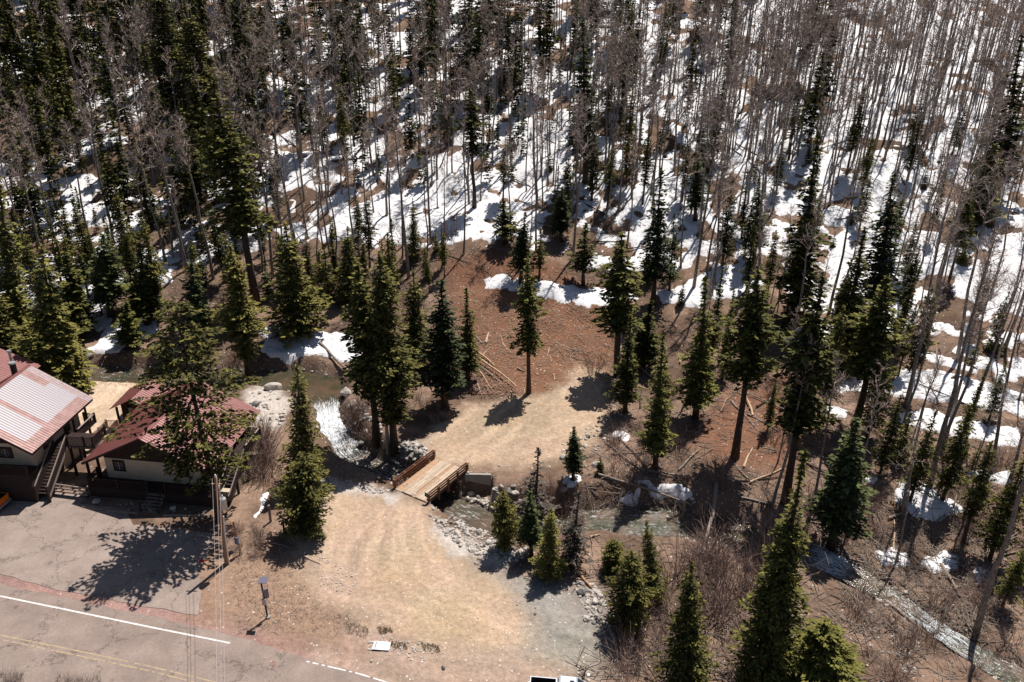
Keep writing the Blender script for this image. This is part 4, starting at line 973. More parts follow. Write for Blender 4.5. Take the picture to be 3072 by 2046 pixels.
for i in range(26):                                            # gable boarding
    xa = wx0 + (wx1 - wx0) * i / 26 + .01; xb = wx0 + (wx1 - wx0) * (i + 1) / 26 - .01
    zt = lambda x: EZ + (RZ - EZ) * (1 - abs(x - XC) / (XC if x < XC else W1 - XC)) - .09
    obj('gable_board', MB().hexa([(xa, wy0 - .03, 3.5), (xb, wy0 - .03, 3.5), (xb, wy0 + .02, 3.5), (xa, wy0 + .02, 3.5), (xa, wy0 - .03, zt(xa)), (xb, wy0 - .03, zt(xb)), (xb, wy0 + .02, zt(xb)), (xa, wy0 + .02, zt(xa))]).mesh('gable_board', MT['darkwood']), lodge)
window(lodge, 2.3, 3.25, 2.2, 3.15, wy0, 2, 2); window(lodge, 8.9, 9.9, 2.2, 3.15, wy0, 2, 2)
obj('vent_pipe', MB().tube([(8.6, 2.6, 5.9), (8.6, 2.6, 6.9)], [.06, .06], 8).tube([(8.6, 2.6, 6.9), (8.35, 2.6, 6.95)], [.05, .05], 8).mesh('vent_pipe', MT['black']), lodge)
boards(lodge, 'deck_board', .3, 13.2, -.15, 1.56, 1.12, 1.18, 10, 'y', 'darkwood')
boards(lodge, 'skirt_board', .3, 6.5, -.15, -.09, .05, 1.10, 24, 'x', 'darkwood', .01); boards(lodge, 'skirt_board', 8.3, 13.2, -.15, -.09, .05, 1.10, 19, 'x', 'darkwood', .01)
railing(lodge, [(.35, 1.5, 1.18), (.35, -.1, 1.18), (3.4, -.1, 1.18), (6.45, -.1, 1.18)], 1.0, .13, m='darkwood', cap='darkwood'); railing(lodge, [(8.3, -.1, 1.18), (10.7, -.1, 1.18), (13.1, -.1, 1.18)], 1.0, .13, cap='darkwood')
for i in range(6): obj('step', MB().box(6.5, 8.25, -.42 - i * .28, -.16 - i * .28, 1.0 - i * .2, 1.05 - i * .2).mesh('step', MT['greywood']), lodge)
for x in (6.5, 8.25): obj('stair_rail', MB().bar((x, -.16, 2.1), (x, -1.8, .95), .07, .1).bar((x, -1.8, 0), (x, -1.8, 1.0), .1).mesh('stair_rail', MT['darkwood']), lodge)
# outside stair on the right gable corner
st = MB(); 
for i in range(14): obj('step', MB().box(13.35, 14.5, .4 + i * .3, .68 + i * .3, .25 + i * .2, .3 + i * .2).mesh('step', MT['darkwood']), lodge)
for x in (13.3, 14.55):
    obj('stair_rail', MB().bar((x, .2, 1.2), (x, 4.7, 4.0), .09, .1).mesh('stair_rail', MT['railcap']), lodge)
    sp = MB()
    for i in range(34): y = .3 + i * .13; z = .25 + (y - .3) * .667; sp.box(x - .02, x + .02, y, y + .122, z, z + .95)
    o = obj('stair_balusters', sp.mesh('stair_balusters', MT['darkwood']), lodge); o['kind'] = 'stuff'
boards(lodge, 'deck_board', 12.1, 14.6, 4.6, 8.5, 3.0, 3.06, 14, 'y', 'darkwood'); railing(lodge, [(14.55, 4.7, 3.06), (14.55, 8.4, 3.06), (12.3, 8.4, 3.06)], 1.0)
for x, y in ((14.5, 4.7), (14.5, 8.4), (14.5, 2.3)): obj('post', MB().box(x - .1, x + .1, y - .1, y + .1, -.3, 3 if y > 4 else 1.6).mesh('post', MT['darkwood']), lodge)
wallbox(lodge, 12.02, 14.2, 1.0, 8.2, -.2, 1.1 , 'stucco', 'foundation_wall')

# --- two-storey house (left), eave along x=0 at z 5.5, ridge x=-6.2 z 9.2
OA = G(96, 1360, 5.5); AA = R(-3)
house = frame_thing('two_storey_house', 'two storey cream house with worn faded metal roof at the left edge', 'building', (OA[0], OA[1], 0), AA)
def wornf(f, s):
    y = 1 - f
    v = 0
    if s < .82 and .635 < y < .92: v = 1
    if s < .84 and y < .585 and y > (.17 if s < .42 else .10): v = 1
    if y < .085: v = .52
    return v
roof_slope(house, (0, 0, 5.5), (0, 10.9, 5.5), (-6.2, 0, 9.2), (-6.2, 10.9, 9.2), 34, MT['roof_faded'], worn=wornf, ns=26)
roof_slope(house, (-12.4, 0, 5.5), (-12.4, 10.9, 5.5), (-6.2, 0, 9.2), (-6.2, 10.9, 9.2), 34, MT['roof_red'])
obj('ridge_cap', MB().hexa([(-6.4, -.02, 9.13), (-6.0, -.02, 9.13), (-6.0, 10.9, 9.13), (-6.4, 10.9, 9.13), (-6.23, -.02, 9.3), (-6.17, -.02, 9.3), (-6.17, 10.9, 9.3), (-6.23, 10.9, 9.3)]).mesh('ridge_cap', MT['roof_red']), house)
for xa in (0, -12.4): obj('barge_board', MB().bar((xa, .04, 5.32), (-6.2, .04, 9.0), .06, .22).mesh('barge_board', MT['darkwood']), house)
obj('fascia', MB().box(-.12, -.04, .1, 10.8, 5.22, 5.40).mesh('fascia', MT['darkwood']), house)
wallbox(house, -11.3, -1.1, 1.3, 1.55, 0, 5.7); wallbox(house, -1.35, -1.1, 1.55, 9.4, 0, 6.0); wallbox(house, -11.3, -11.05, 1.55, 9.4, 0, 6.0); wallbox(house, -11.05, -1.35, 9.15, 9.4, 0, 5.7)
for i in range(24):
    xa = -11.3 + 10.2 * i / 24 + .01; xb = xa + .405; zt = lambda x: 5.5 + 3.7 * (1 - abs(x + 6.2) / 6.2) - .09
    obj('gable_board', MB().hexa([(xa, 1.27, 5.6), (xb, 1.27, 5.6), (xb, 1.32, 5.6), (xa, 1.32, 5.6), (xa, 1.27, max(5.61, zt(xa))), (xb, 1.27, max(5.61, zt(xb))), (xb, 1.32, max(5.61, zt(xb))), (xa, 1.32, max(5.61, zt(xa)))]).mesh('gable_board', MT['darkwood']), house)
window(house, -4.3, -3.1, 4.1, 5.0, 1.3, 2, 2); window(house, -8.2, -7.0, 4.1, 5.0, 1.3, 2, 2)
window(house, 1.9 , 2.9, 1.9, 2.7, -1.1, 2, 1, 'x', s=1)
window(house, 3.2, 4.4, 4.0, 5.2, -1.1, 2, 1, 'x', s=1)
obj('door', MB().box(-1.09, -1.02, 6.6, 7.6, 3.5, 5.4).mesh('door', MT['black']), house)
# arched cellar door
ar = MB(); n = len(ar.v); pts = [(4.1, .0), (5.2, 0), (5.2, 1.5)] + [(4.65 + .55 * math.cos(a), 1.5 + .55 * math.sin(a)) for a in np.linspace(.3, math.pi - .3, 8)] + [(4.1, 1.5)]
ar.v += [(-1.09, p[0], p[1]) for p in pts] + [(-1.03, p[0], p[1]) for p in pts]; k = len(pts)
ar.f += [tuple(reversed(range(k))), tuple(range(k, 2 * k))] + [(i, (i + 1) % k, k + (i + 1) % k, k + i) for i in range(k)]; ar.m += [0] * (k + 2)
obj('arched_door', ar.mesh('arched_door', MT['black']), house)
boards(house, 'deck_board', -12.2, -.7, -.3, 1.26, 3.14, 3.20, 9, 'y'); boards(house, 'skirt_board', -12.2, -.7, -.3, -.24, .05, 3.12, 44, 'x', 'darkwood', .01); boards(house, 'skirt_board', -.75, -.69, -.23, 1.26, .05, 3.12, 6, 'y', 'darkwood', .01)
railing(house, [(-12.1, -.25, 3.2), (-8.3, -.25, 3.2), (-4.5, -.25, 3.2), (-.8, -.25, 3.2)], .95, .13, cap='darkwood')
# side stair and landing in the gap between the houses
for i in range(15): obj('step', MB().box(-.55, .6, .1 + i * .27, .36 + i * .27, .75 + i * .2, .80 + i * .2).mesh('step', MT['darkwood']), house)
for x in (-.6, .65):
    obj('stair_rail', MB().bar((x, -.15, 1.7), (x, 4.2, 4.85), .1, .09).mesh('stair_rail', MT['railcap']), house)
    obj('stringer', MB().bar((x, -.15, .55), (x, 4.2, 3.7), .06, .28).mesh('stringer', MT['railcap' if x > 0 else 'darkwood']), house)
    sp = MB()
    for i in range(32): y = -.05 + i * .13; z = .75 + y * .724; sp.box(x - .02, x + .02, y, y + .122, z, z + .88)
    o = obj('stair_balusters', sp.mesh('stair_balusters', MT['darkwood']), house); o['kind'] = 'stuff'
    obj('post', MB().box(x - .09, x + .09, -.3, -.12, 0, 1.85).mesh('post', MT['darkwood']), house)
boards(house, 'deck_board', -1.0, 3.4, 4.2, 6.6, 3.72, 3.78, 16, 'x')
for i in range(15): obj('joist_end', MB().box(-.5 + i * .27, -.42 + i * .27, 4.12, 4.2, 3.48, 3.70).mesh('joist_end', MT['railcap']), house)
obj('rim_beam', MB().box(-.6, 3.4, 4.2, 4.28, 3.42, 3.71).mesh('rim_beam', MT['darkwood']), house)
railing(house, [(.65, 4.25, 3.78), (2.4, 4.25, 3.78), (3.35, 4.25, 3.78), (3.35, 6.55, 3.78)], 1.0, .13, cap='darkwood')
for x in (.75, 2.1, 3.3): obj('post', MB().tube([(x, 4.35, -.1), (x, 4.35, 3.42)], [.15, .14], 8).mesh('post', MT['darkwood']), house)
for x, y in ((-.3, 9.5), (-.3, 7.2)): obj('post', MB().tube([(x, y, 0), (x, y, 5.4)], [.13, .12], 8).mesh('post', MT['darkwood']), house)
boards(house, 'deck_board', -1.05, .2, 6.7, 10.2, 2.9, 2.96, 12, 'y'); railing(house, [(.15, 6.8, 2.96), (.15, 10.1, 2.96), (-1.0, 10.1, 2.96)], 1.0)
obj('stove_pipe', MB().tube([(-7.2, 9.8, 7.5), (-7.2, 9.8, 11.2)], [.14, .14], 10).tube([(-7.2, 9.8, 11.2), (-7.2, 9.8, 11.35)], [.24, .2], 10).mesh('stove_pipe', MT['galv']), house)
obj('chimney', MB().tube([(-6.5, 8.9, 8.5), (-6.5, 8.9, 10.3)], [.3, .3], 12).mesh('chimney', MT['black']), house); obj('chimney_cap', MB().tube([(-6.5, 8.9, 10.31), (-6.5, 8.9, 10.45)], [.38, .34], 12).mesh('chimney_cap', MT['galv']), house)

# --- small hut behind
hp = G(327, 1228, 2.5)
hut = frame_thing('small_hut', 'small red roofed hut in the sandy yard behind the lodge', 'shed', (hp[0], hp[1], 0), R(-5))
roof_slope(hut, (0, 0, 2.5), (-.3, 5.0, 2.5), (2.8, 0, 3.95), (2.8, 5.0, 3.95), 14, MT['roof_red']); roof_slope(hut, (5.6, 0, 2.5), (5.6, 5, 2.5), (2.8, 0, 3.95), (2.8, 5, 3.95), 14, MT['roof_red'])
wallbox(hut, .8, 4.8, 1.0, 1.2, 0, 2.8, 'darkwood'); wallbox(hut, .8, 1.0, 1.2, 4.6, 0, 2.8, 'darkwood'); wallbox(hut, 4.6, 4.8, 1.2, 4.6, 0, 2.8, 'darkwood'); wallbox(hut, 1.0, 4.6, 4.4, 4.6, 0, 2.8, 'darkwood')
obj('gable_board', MB().hexa([(.8, .96, 2.81), (4.8, .96, 2.81), (4.8, 1.02, 2.81), (.8, 1.02, 2.81), (2.75, .96, 3.8), (2.85, .96, 3.8), (2.85, 1.02, 3.8), (2.75, 1.02, 3.8)]).mesh('gable_board', MT['darkwood']), hut)
window(hut, 1.6, 3.4, 1.3, 2.3, 1.0, 3, 1); obj('post', MB().box(.55, .75, .3, .5, 0, 2.6).mesh('post', MT['darkwood']), hut)
yr_ = thing('yard_railing', 'dark wooden railing crossing the gap from the house to the red hut', 'railing', (0, 0, 0))
railing(yr_, [tuple(G(*p, 1.0)) for p in ((357, 1285), (322, 1284), (300, 1308), (283, 1325))], 1.0, .15, m='lumber_edge', cap='railcap')
bpy.context.view_layer.update()
yr_.location = (0, 0, 0)
# far-left neighbour roof edge
nb_ = frame_thing('neighbour_roof', 'strip of red metal roof beyond the ridge of the faded roof', 'roof', (*G(-40, 1165, 5)[:2], 0), R(-3))
roof_slope(nb_, (2.6, 0, 5), (2.6, 6, 5), (-2, 0, 7), (-2, 6, 7), 16, MT['roof_red']); wallbox(nb_, -6, 2, .6, 5.4, 0, 5, 'stucco')

# --- rail fence before the gap
def P3(px, py, z=0): return Vector(G(px, py, z))
fence = thing('rail_fence', 'low three rail log fence closing the gap between the two houses', 'fence', P3(118, 1470))
a, b_ = P3(118, 1475) - fence.location, P3(262, 1494) - fence.location
for i in range(5):
    p = a.lerp(b_, i / 4); obj('post', MB().tube([p + Vector((0, .15, -.1)), p + Vector((0, .15, 1.35))], [.11, .1], 7).mesh('post', MT['darkwood']), fence)
for z in (.35, .75, 1.15): obj('rail', MB().tube([a + Vector((-.1, 0, z)), a.lerp(b_, .5) + Vector((0, .02, z + .02)), b_ + Vector((.1, 0, z))], [.095, .09, .085], 7).mesh('rail', MT['railcap']), fence)
c_ = b_ + Vector((1.0, 2.6, 0))
for z in (.6, 1.1): obj('rail', MB().tube([b_ + Vector((.1, 0, z)), c_ + Vector((0, 0, z))], [.08, .075], 7).mesh('rail', MT['greywood']), fence)
obj('post', MB().tube([c_ + Vector((0, 0, -.1)), c_ + Vector((0, 0, 1.35))], [.11, .1], 7).mesh('post', MT['darkwood']), fence)

# --- kerb timbers, stone bed
for (x1, y1, x2, y2), lb in zip(((249, 1520, 312, 1530), (318, 1532, 412, 1540), (490, 1546, 560, 1547), (565, 1547, 625, 1548)), ('pale kerb timber nearest the fence below the lodge', 'second kerb timber, left of the lodge steps', 'kerb timber right of the lodge steps', 'last kerb timber, in the shade of the leaning fir')):
    a, b_ = P3(x1, y1, .05), P3(x2, y2, .05); tag(obj('kerb_timber', MB().bar(a, b_, .2, .22).mesh('kerb_timber', MT['deadwood'])), lb, 'timber', 'kerb timbers along the lodge front')

# ------------------------------------------------------------------ utility pole, wires, posts, sign
pb = P3(680, 1690); pole = thing('utility_pole', 'brown utility pole with a grey transformer beside the parking lot', 'pole', pb)
tp = Vector((.30, 0, 9.1))
obj('shaft', MB().tube([(0, 0, -.3), tp * .5, tp], [.2, .17, .13], 10).mesh('shaft', MT['pole']), pole)
q = tp * .72
tr_ = obj('transformer', MB().tube([q + Vector((.42, -.1, -.55)), q + Vector((.42, -.1, .5)), q + Vector((.42, -.1, .56))], [.27, .27, .2], 14).mesh('transformer', MT['galv'], False), pole)
obj('bushing', MB().tube([q + Vector((.42, -.1, .56)), q + Vector((.42, -.1, .85))], [.07, .05], 8).mesh('bushing', MT['white']), tr_)
obj('bracket', MB().bar(q + Vector((0, 0, .2)), q + Vector((.3, -.08, .2)), .08).bar(q + Vector((0, 0, -.3)), q + Vector((.3, -.08, -.3)), .08).mesh('bracket', MT['galv']), pole)
obj('insulator', MB().tube([tp, tp + Vector((0, 0, .12)), tp + Vector((0, 0, .3))], [.05, .1, .05], 8).mesh('insulator', MT['white']), pole)
obj('cross_bracket', MB().bar(tp * .93 + Vector((-.45, 0, 0)), tp * .93 + Vector((.45, 0, 0)), .09).mesh('cross_bracket', MT['pole']), pole)
obj('conduit', MB().tube([(.26, -.1, 0), (.34, -.12, 3.0), (.46, -.08, 5.2)], [.05, .05, .05], 8).mesh('conduit', MT['white']), pole)
obj('conduit', MB().tube([(.18, -.05, 0), (.25, -.05, 4.2)], [.06, .06], 8).mesh('conduit', MT['galv']), pole)
wr = thing('power_line', 'pale power lines running from the utility pole towards the camera', 'wires', pb)
for dx, dz in ((-.3, 9.0), (.1, 9.3), (.3, 8.95)):
    A = Vector((dx + .3, 0, dz)); g = G(640 + dx * 40 + 14, 2300, 10); B_ = Vector((g[0] - pb.x, g[1] - pb.y, dz + .1)); pts = [A.lerp(B_, t) - Vector((0, 0, 1.0 * 4 * t * (1 - t))) for t in np.linspace(0, 1, 14)]
    obj('wire', MB().tube(pts, [.011] * 14, 5, False).mesh('wire', MT['wire']), wr)
mp = P3(722, 1663); meter = thing('meter_post', 'short wooden service post with a blue grey meter box behind the pole', 'post', mp)
obj('shaft', MB().tube([(0, 0, 0), (-.25, .1, 3.6)], [.11, .09], 8).mesh('shaft', MT['pole']), meter); obj('meter_box', MB().box(-.28, .02, -.22, -.05, 1.3, 2.0).mesh('meter_box', mat('blue_grey_box', (.12, .16, .24))), meter); obj('conduit', MB().tube([(.05, -.12, 0), (-.08, -.1, 1.3)], [.035, .035], 6).mesh('conduit', MT['galv']), meter)
wp = P3(812, 1565); tag(obj('wooden_post', MB().tube([(0, 0, -.2), (.02, 0, 1.9)], [.13, .12], 8).mesh('wooden_post', MT['greywood']), loc=wp), 'weathered stub post at the left foot of the bushy fir', 'post')
hy = P3(853, 1598); hyd = thing('service_post', 'short dark service post with pale blue cap under the fir', 'post', hy); obj('shaft', MB().tube([(0, 0, 0), (0, 0, 1.2)], [.1, .1], 8).mesh('shaft', MT['black']), hyd); obj('cap', MB().tube([(0, 0, 1.2), (0, 0, 1.42)], [.15, .1], 10).mesh('cap', mat('pale_blue_cap', (.35, .48, .6))), hyd)
ss = P3(803, 1852); sign = thing('solar_sign_post', 'dark roadside sign post with a solar panel on its top', 'sign', ss)
obj('pole', MB().bar((0, 0, -.1), (-.12, 0, 3.8), .11).mesh('pole', MT['black']), sign)
obj('solar_panel', MB().hexa([(-.25, -.3, 3.80), (.45, -.3, 3.80), (.45, .22, 3.98), (-.25, .22, 3.98), (-.25, -.3, 3.84), (.45, -.3, 3.84), (.45, .22, 4.02), (-.25, .22, 4.02)]).mesh('solar_panel', MT['purple']), sign)
obj('sign_plate', MB().hexa([(-.1, -.10, 1.9), (.28, .22, 1.9), (.26, .25, 1.9), (-.12, -.07, 1.9), (-.1, -.10, 2.85), (.28, .22, 2.85), (.26, .25, 2.85), (-.12, -.07, 2.85)]).mesh('sign_plate', MT['purple']), sign)
obj('control_box', MB().box(-.22, .12, -.20, -.07, 1.45, 2.05).mesh('control_box', MT['galv']), sign); obj('footing', MB().tube([(0.05, 0, -.1), (.05, 0, .14)], [.25, .2], 9).mesh('footing', MT['concrete']), sign)
sb_ = P3(1145, 1940); bd = thing('fallen_sign', 'white sign board lying flat on the red roadside dirt', 'sign', sb_ + Vector((0, 0, .05)), R(-4))
obj('panel', MB().box(-.66, .66, -.42, .42, .03, .07).mesh('panel', MT['white']), bd)
obj('dark_band', MB().box(-.52, -.42, -.36, .36, .071, .076).mesh('dark_band', mat('grey_print', (.25, .24, .27))), bd)
for y in (-.38, .38): obj('leg', MB().box(-1.0, .66, y - .02, y + .02, 0, .029).mesh('leg', MT['white']), bd)
obj('print_line', MB().box(-.36, -.30, .05, .16, .071, .074).mesh('print_line', mat('faint_print', (.5, .62, .65))), bd)
tag(obj('red_scrap', MB().hexa([(-.3, -.08, 0), (.28, -.1, 0), (.3, .1, 0), (-.25, .12, 0), (-.2, -.04, .14), (.2, -.05, .1), (.22, .06, .12), (-.18, .08, .16)]).mesh('red_scrap', mat('red_plastic', (.55, .04, .04))), loc=P3(606, 1684)), 'small red plastic scrap at the edge of the fir shade', 'litter')

# ------------------------------------------------------------------ vehicles
def wheel(parent, x, y, r=.40, wd=.26):
    w_ = obj('wheel', None, parent, (x, y, r)); 
    obj('tyre', MB().tube([(0, -wd / 2, 0), (0, -wd / 2 + .02, 0), (0, wd / 2 - .02, 0), (0, wd / 2, 0)], [r * .9, r, r, r * .9], 20).mesh('tyre', MT['rubber']), w_)
    obj('rim', MB().tube([(0, -wd / 2 - .005, 0), (0, wd / 2 + .005, 0)], [r * .58, r * .58], 12).mesh('rim', MT['galv']), w_)
def pickup(name, label, loc, rz, paint, bed_dark=True):
    t = thing(name, label, 'truck', loc, rz)                   # nose towards +x, 5.6 m long, origin at tail on the ground
    body = MB(); w2 = .95
    body.box(0.05, 5.5, -w2 + .02, w2 - .02, .45, .60)          # chassis band
    obj('body', body.mesh('body', MT[paint]), t)
    bd_ = MB(); bd_.box(.05, 1.95, -w2, -w2 + .07, .60, 1.22).box(.05, 1.95, w2 - .07, w2, .60, 1.22).box(1.88, 1.95, -w2 + .07, w2 - .07, .60, 1.22)
    obj('bed_side', bd_.mesh('bed_side', MT[paint]), t)
    obj('bed_liner', MB().box(.10, 1.875, -w2 + .075, w2 - .075, .605, .64).box(.10, 1.875, -w2 + .075, -w2 + .085, .641, 1.20).box(.10, 1.875, w2 - .085, w2 - .075, .641, 1.20).mesh('bed_liner', MT['black']), t)
    obj('tailgate', MB().box(0, .06, -w2 + .03, w2 - .03, .55, 1.23).mesh('tailgate', MT[paint]), t)
    c = MB(); c.hexa([(1.97, -w2, .6), (4.0, -w2, .6), (4.0, w2, .6), (1.97, w2, .6), (1.97, -w2 + .03, 1.15), (4.0, -w2 + .03, 1.15), (4.0, w2 - .03, 1.15), (1.97, w2 - .03, 1.15)])
    cab = obj('cab', c.mesh('cab', MT[paint]), t)
    obj('side_glass', MB().hexa([(2.0, -w2 + .05, 1.152), (3.95, -w2 + .05, 1.152), (3.95, w2 - .05, 1.152), (2.0, w2 - .05, 1.152), (2.15, -.72, 1.70), (3.35, -.72, 1.70), (3.35, .72, 1.70), (2.15, .72, 1.70)]).mesh('side_glass', MT['glass']), cab)
    obj('roof', MB().hexa([(2.08, -.78, 1.70), (3.42, -.78, 1.70), (3.42, .78, 1.70), (2.08, .78, 1.70), (2.22, -.66, 1.79), (3.28, -.66, 1.79), (3.28, .66, 1.79), (2.22, .66, 1.79)]).mesh('roof', MT[paint]), cab)
    for y in (-.5, -.25, 0, .25, .5): obj('roof_rib', MB().box(2.3, 3.2, y - .02, y + .02, 1.79, 1.80).mesh('roof_rib', MT[paint]), cab)
    obj('sunroof', MB().box(2.88, 3.2, -.33, .33, 1.805, 1.815).mesh('sunroof', MT['glass']), cab)
    for s in (-1, 1): obj('pillar', MB().bar((2.02, s * .88, 1.15), (2.18, s * .73, 1.71), .07).bar((2.75, s * .9, 1.15), (2.75, s * .74, 1.71), .06).bar((3.95, s * .88, 1.15), (3.38, s * .73, 1.71), .06).mesh('pillar', MT[paint]), cab)
    obj('bonnet', MB().hexa([(4.0, -w2 + .02, .6), (5.45, -w2 + .06, .6), (5.45, w2 - .06, .6), (4.0, w2 - .02, .6), (4.0, -w2 + .05, 1.14), (5.4, -w2 + .12, 1.02), (5.4, w2 - .12, 1.02), (4.0, w2 - .05, 1.14)]).mesh('bonnet', MT[paint]), t)
    obj('bumper', MB().box(5.46, 5.62, -w2, w2, .45, .72).mesh('bumper', MT['black']), t); obj('bumper', MB().box(-.16, -.01, -w2, w2, .45, .62).mesh('bumper', MT['galv']), t)
    for s in (-1, 1):
        obj('headlight', MB().box(5.41, 5.46, s * .75 - .14, s * .75 + .14, .78, .95).mesh('headlight', MT['white']), t)
        obj('taillight', MB().box(-.02, .0, s * .87 - .06, s * .87 + .06, .75, 1.1).mesh('taillight', MT['redwood']), t)
        obj('mirror', MB().box(3.72, 3.86, s * 1.0 if s > 0 else -1.2, 1.2 if s > 0 else -1.0, 1.2, 1.4).mesh('mirror', MT['black']), t)
    for x in (1.0, 4.65):
        for y in (-.82, .82): wheel(t, x, y)
    return t
g = G(1583, 2026, 1.22)
tk = pickup('silver_pickup', 'silver pickup with open far door and black bed at the lower edge', (g[0] + .12, g[1] - .98, 0), R(-5), 'silver')
dr = obj('door', MB().hexa([(0, 0, .6), (.05, 0, .6), (.30, 1.0, .6), (.25, 1.0, .6), (0, 0, 1.62), (.05, 0, 1.62), (.30, .95, 1.12), (.25, .95, 1.12)]).mesh('door', MT['black']), tk, (3.72, .97, 0))
obj('mirror', MB().box(.42, .60, .35, .55, 1.15, 1.35).mesh('mirror', MT['silver']), dr)
g = G(22, 1510, .9)
ot = pickup('orange_pickup', 'bright orange pickup tail poking in at the left edge', (g[0] - .65, g[1] + .3, 0), R(173), 'orange')
# ------------------------------------------------------------------ rocks
def rock_mesh(seed, m, sub=2, name='rock'):
    r = np.random.default_rng(seed); import bmesh
    bm = bmesh.new(); bmesh.ops.create_icosphere(bm, subdivisions=sub, radius=.5)
    ax = r.uniform(.7, 1.25, 3); ax[2] *= .75; P = r.normal(0, 1, (7, 3)); P /= np.linalg.norm(P, axis=1)[:, None]; cut = r.uniform(.30, .46, 7)
    for v in bm.verts:
        c = np.array(v.co)
        for p, k in zip(P, cut):
            dd = c @ p
            if dd > k: c = c - p * (dd - k) * .85
        c = c * ax * (1 + .05 * r.normal()); v.co = c
    me = bpy.data.meshes.new(name); bm.to_mesh(me); bm.free(); me.materials.append(m); return me
RK = [rock_mesh(600 + i, MT['stone' if i % 3 else 'stone_dark'], 2) for i in range(9)]
cand = []
def rock_zone(poly, n, s0, s1, where, power=2.2):
    P = np.array([G(*p)[:2] for p in poly]) if False else np.array(gp(*poly)); lo_, hi_ = P.min(0), P.max(0); k = 0
    while k < n:
        x, y = rng.uniform(lo_, hi_)
        if polymask(P, np.array([x]), np.array([y]), .05)[0] < .5: continue
        k += 1; s = s0 + (s1 - s0) * rng.random() ** power; cand.append((s, x, y, where))
rock_zone([(1290, 1548), (1320, 1590), (1380, 1640), (1440, 1670), (1560, 1680), (1590, 1650), (1480, 1610), (1400, 1580), (1340, 1560)], 520, .14, .62, 'in the pale stone bank downstream of the bridge')
rock_zone([(1395, 1490), (1470, 1475), (1530, 1530), (1470, 1560), (1420, 1530)], 120, .15, .6, 'on the stone bank under the concrete wing wall')
rock_zone([(900, 1425), (1000, 1435), (1180, 1470), (1150, 1482), (960, 1455)], 150, .12, .45, 'along the near bank above the bridge')
rock_zone([(1185, 1340), (1260, 1330), (1290, 1370), (1200, 1430), (1170, 1400)], 130, .15, .7, 'on the far bank left of the bridge')
rock_zone([(1715, 1740), (1790, 1750), (1840, 1860), (1800, 1900), (1740, 1800)], 170, .15, .55, 'in the rock heap at the pullout edge')
rock_zone([(1680, 1330), (1860, 1230), (1880, 1290), (1760, 1400), (1690, 1400)], 90, .15, .65, 'on the rocky edge right of the upper track')
rock_zone([(1110, 1890), (1300, 1930), (1360, 1990), (1180, 1980), (1100, 1930)], 120, .08, .3, 'in the pale gravel along the roadside')
rock_zone([(935, 1660), (1060, 1700), (1060, 1790), (950, 1760)], 100, .08, .28, 'scattered left of the sandy track')
rock_zone([(745, 1180), (850, 1170), (860, 1280), (760, 1290)], 80, .15, .7, 'on the pale bank behind the lodge')
rock_zone([(1480, 1350), (1600, 1600), (1700, 1640), (1560, 1700)], 30, .15, .5, 'by the small firs below the bridge')
rock_zone([(1060, 1150), (1130, 1190), (1150, 1330), (1060, 1290)], 60, .2, .9, 'beside the white falls')
rock_zone([(2600, 1820), (2760, 1930), (2740, 2040), (2560, 1900)], 70, .12, .45, 'on the bank of the lower right rapids')
rock_zone([(1400, 1800), (1840, 1800), (1800, 2000), (1300, 2000)], 60, .07, .22, 'loose on the gravel pullout')
rock_zone([(500, 1480), (640, 1500), (640, 1545), (300, 1530)], 60, .15, .4, 'in the stone bed before the lodge')
def on_bank(n):
    for _ in range(n):
        i = rng.integers(0, len(SR) - 2); p = SR[i]; d = SR[i + 1, :2] - p[:2]; d = d / np.hypot(*d); s = rng.choice([-1, 1]); o_ = p[3] * rng.uniform(.75, 1.05) + rng.random() ** 2 * 1.6
        cand.append((.16 + .55 * rng.random() ** 3, p[0] - d[1] * s * o_, p[1] + d[0] * s * o_, 'at the edge of the stream'))
on_bank(620)
HR = [(1222, 1352, .95), (1235, 1366, .9), (1250, 1360, .8), (1228, 1382, .85), (1262, 1345, .8), (1210, 1370, .6), (1243, 1343, .7), (1275, 1352, .75), (1503, 1462, .8), (1528, 1478, .75), (1546, 1480, .7), (1540, 1466, .6), (1412, 1484, .75), (1040, 1185, 1.8), (1055, 1215, 1.0), (820, 1165, 1.6), (768, 1215, 1.3),
      (1745, 1780, .9), (1785, 1805, .7), (1760, 1862, .6), (1720, 1345, .8), (1765, 1310, .7), (1690, 1375, .8), (1790, 1395, .9), (1690, 1480, .8), (1050, 1290, 1.1), (1085, 1330, .9), (90, 1482, .9), (988, 1248, .7), (1003, 1282, .75), (978, 1305, .6), (1030, 1322, .8), (1046, 1362, .7), (1330, 2003, .45), (1115, 1985, .3), (1605, 1845, .35), (520, 1528, .6), (290, 1508, .8)]
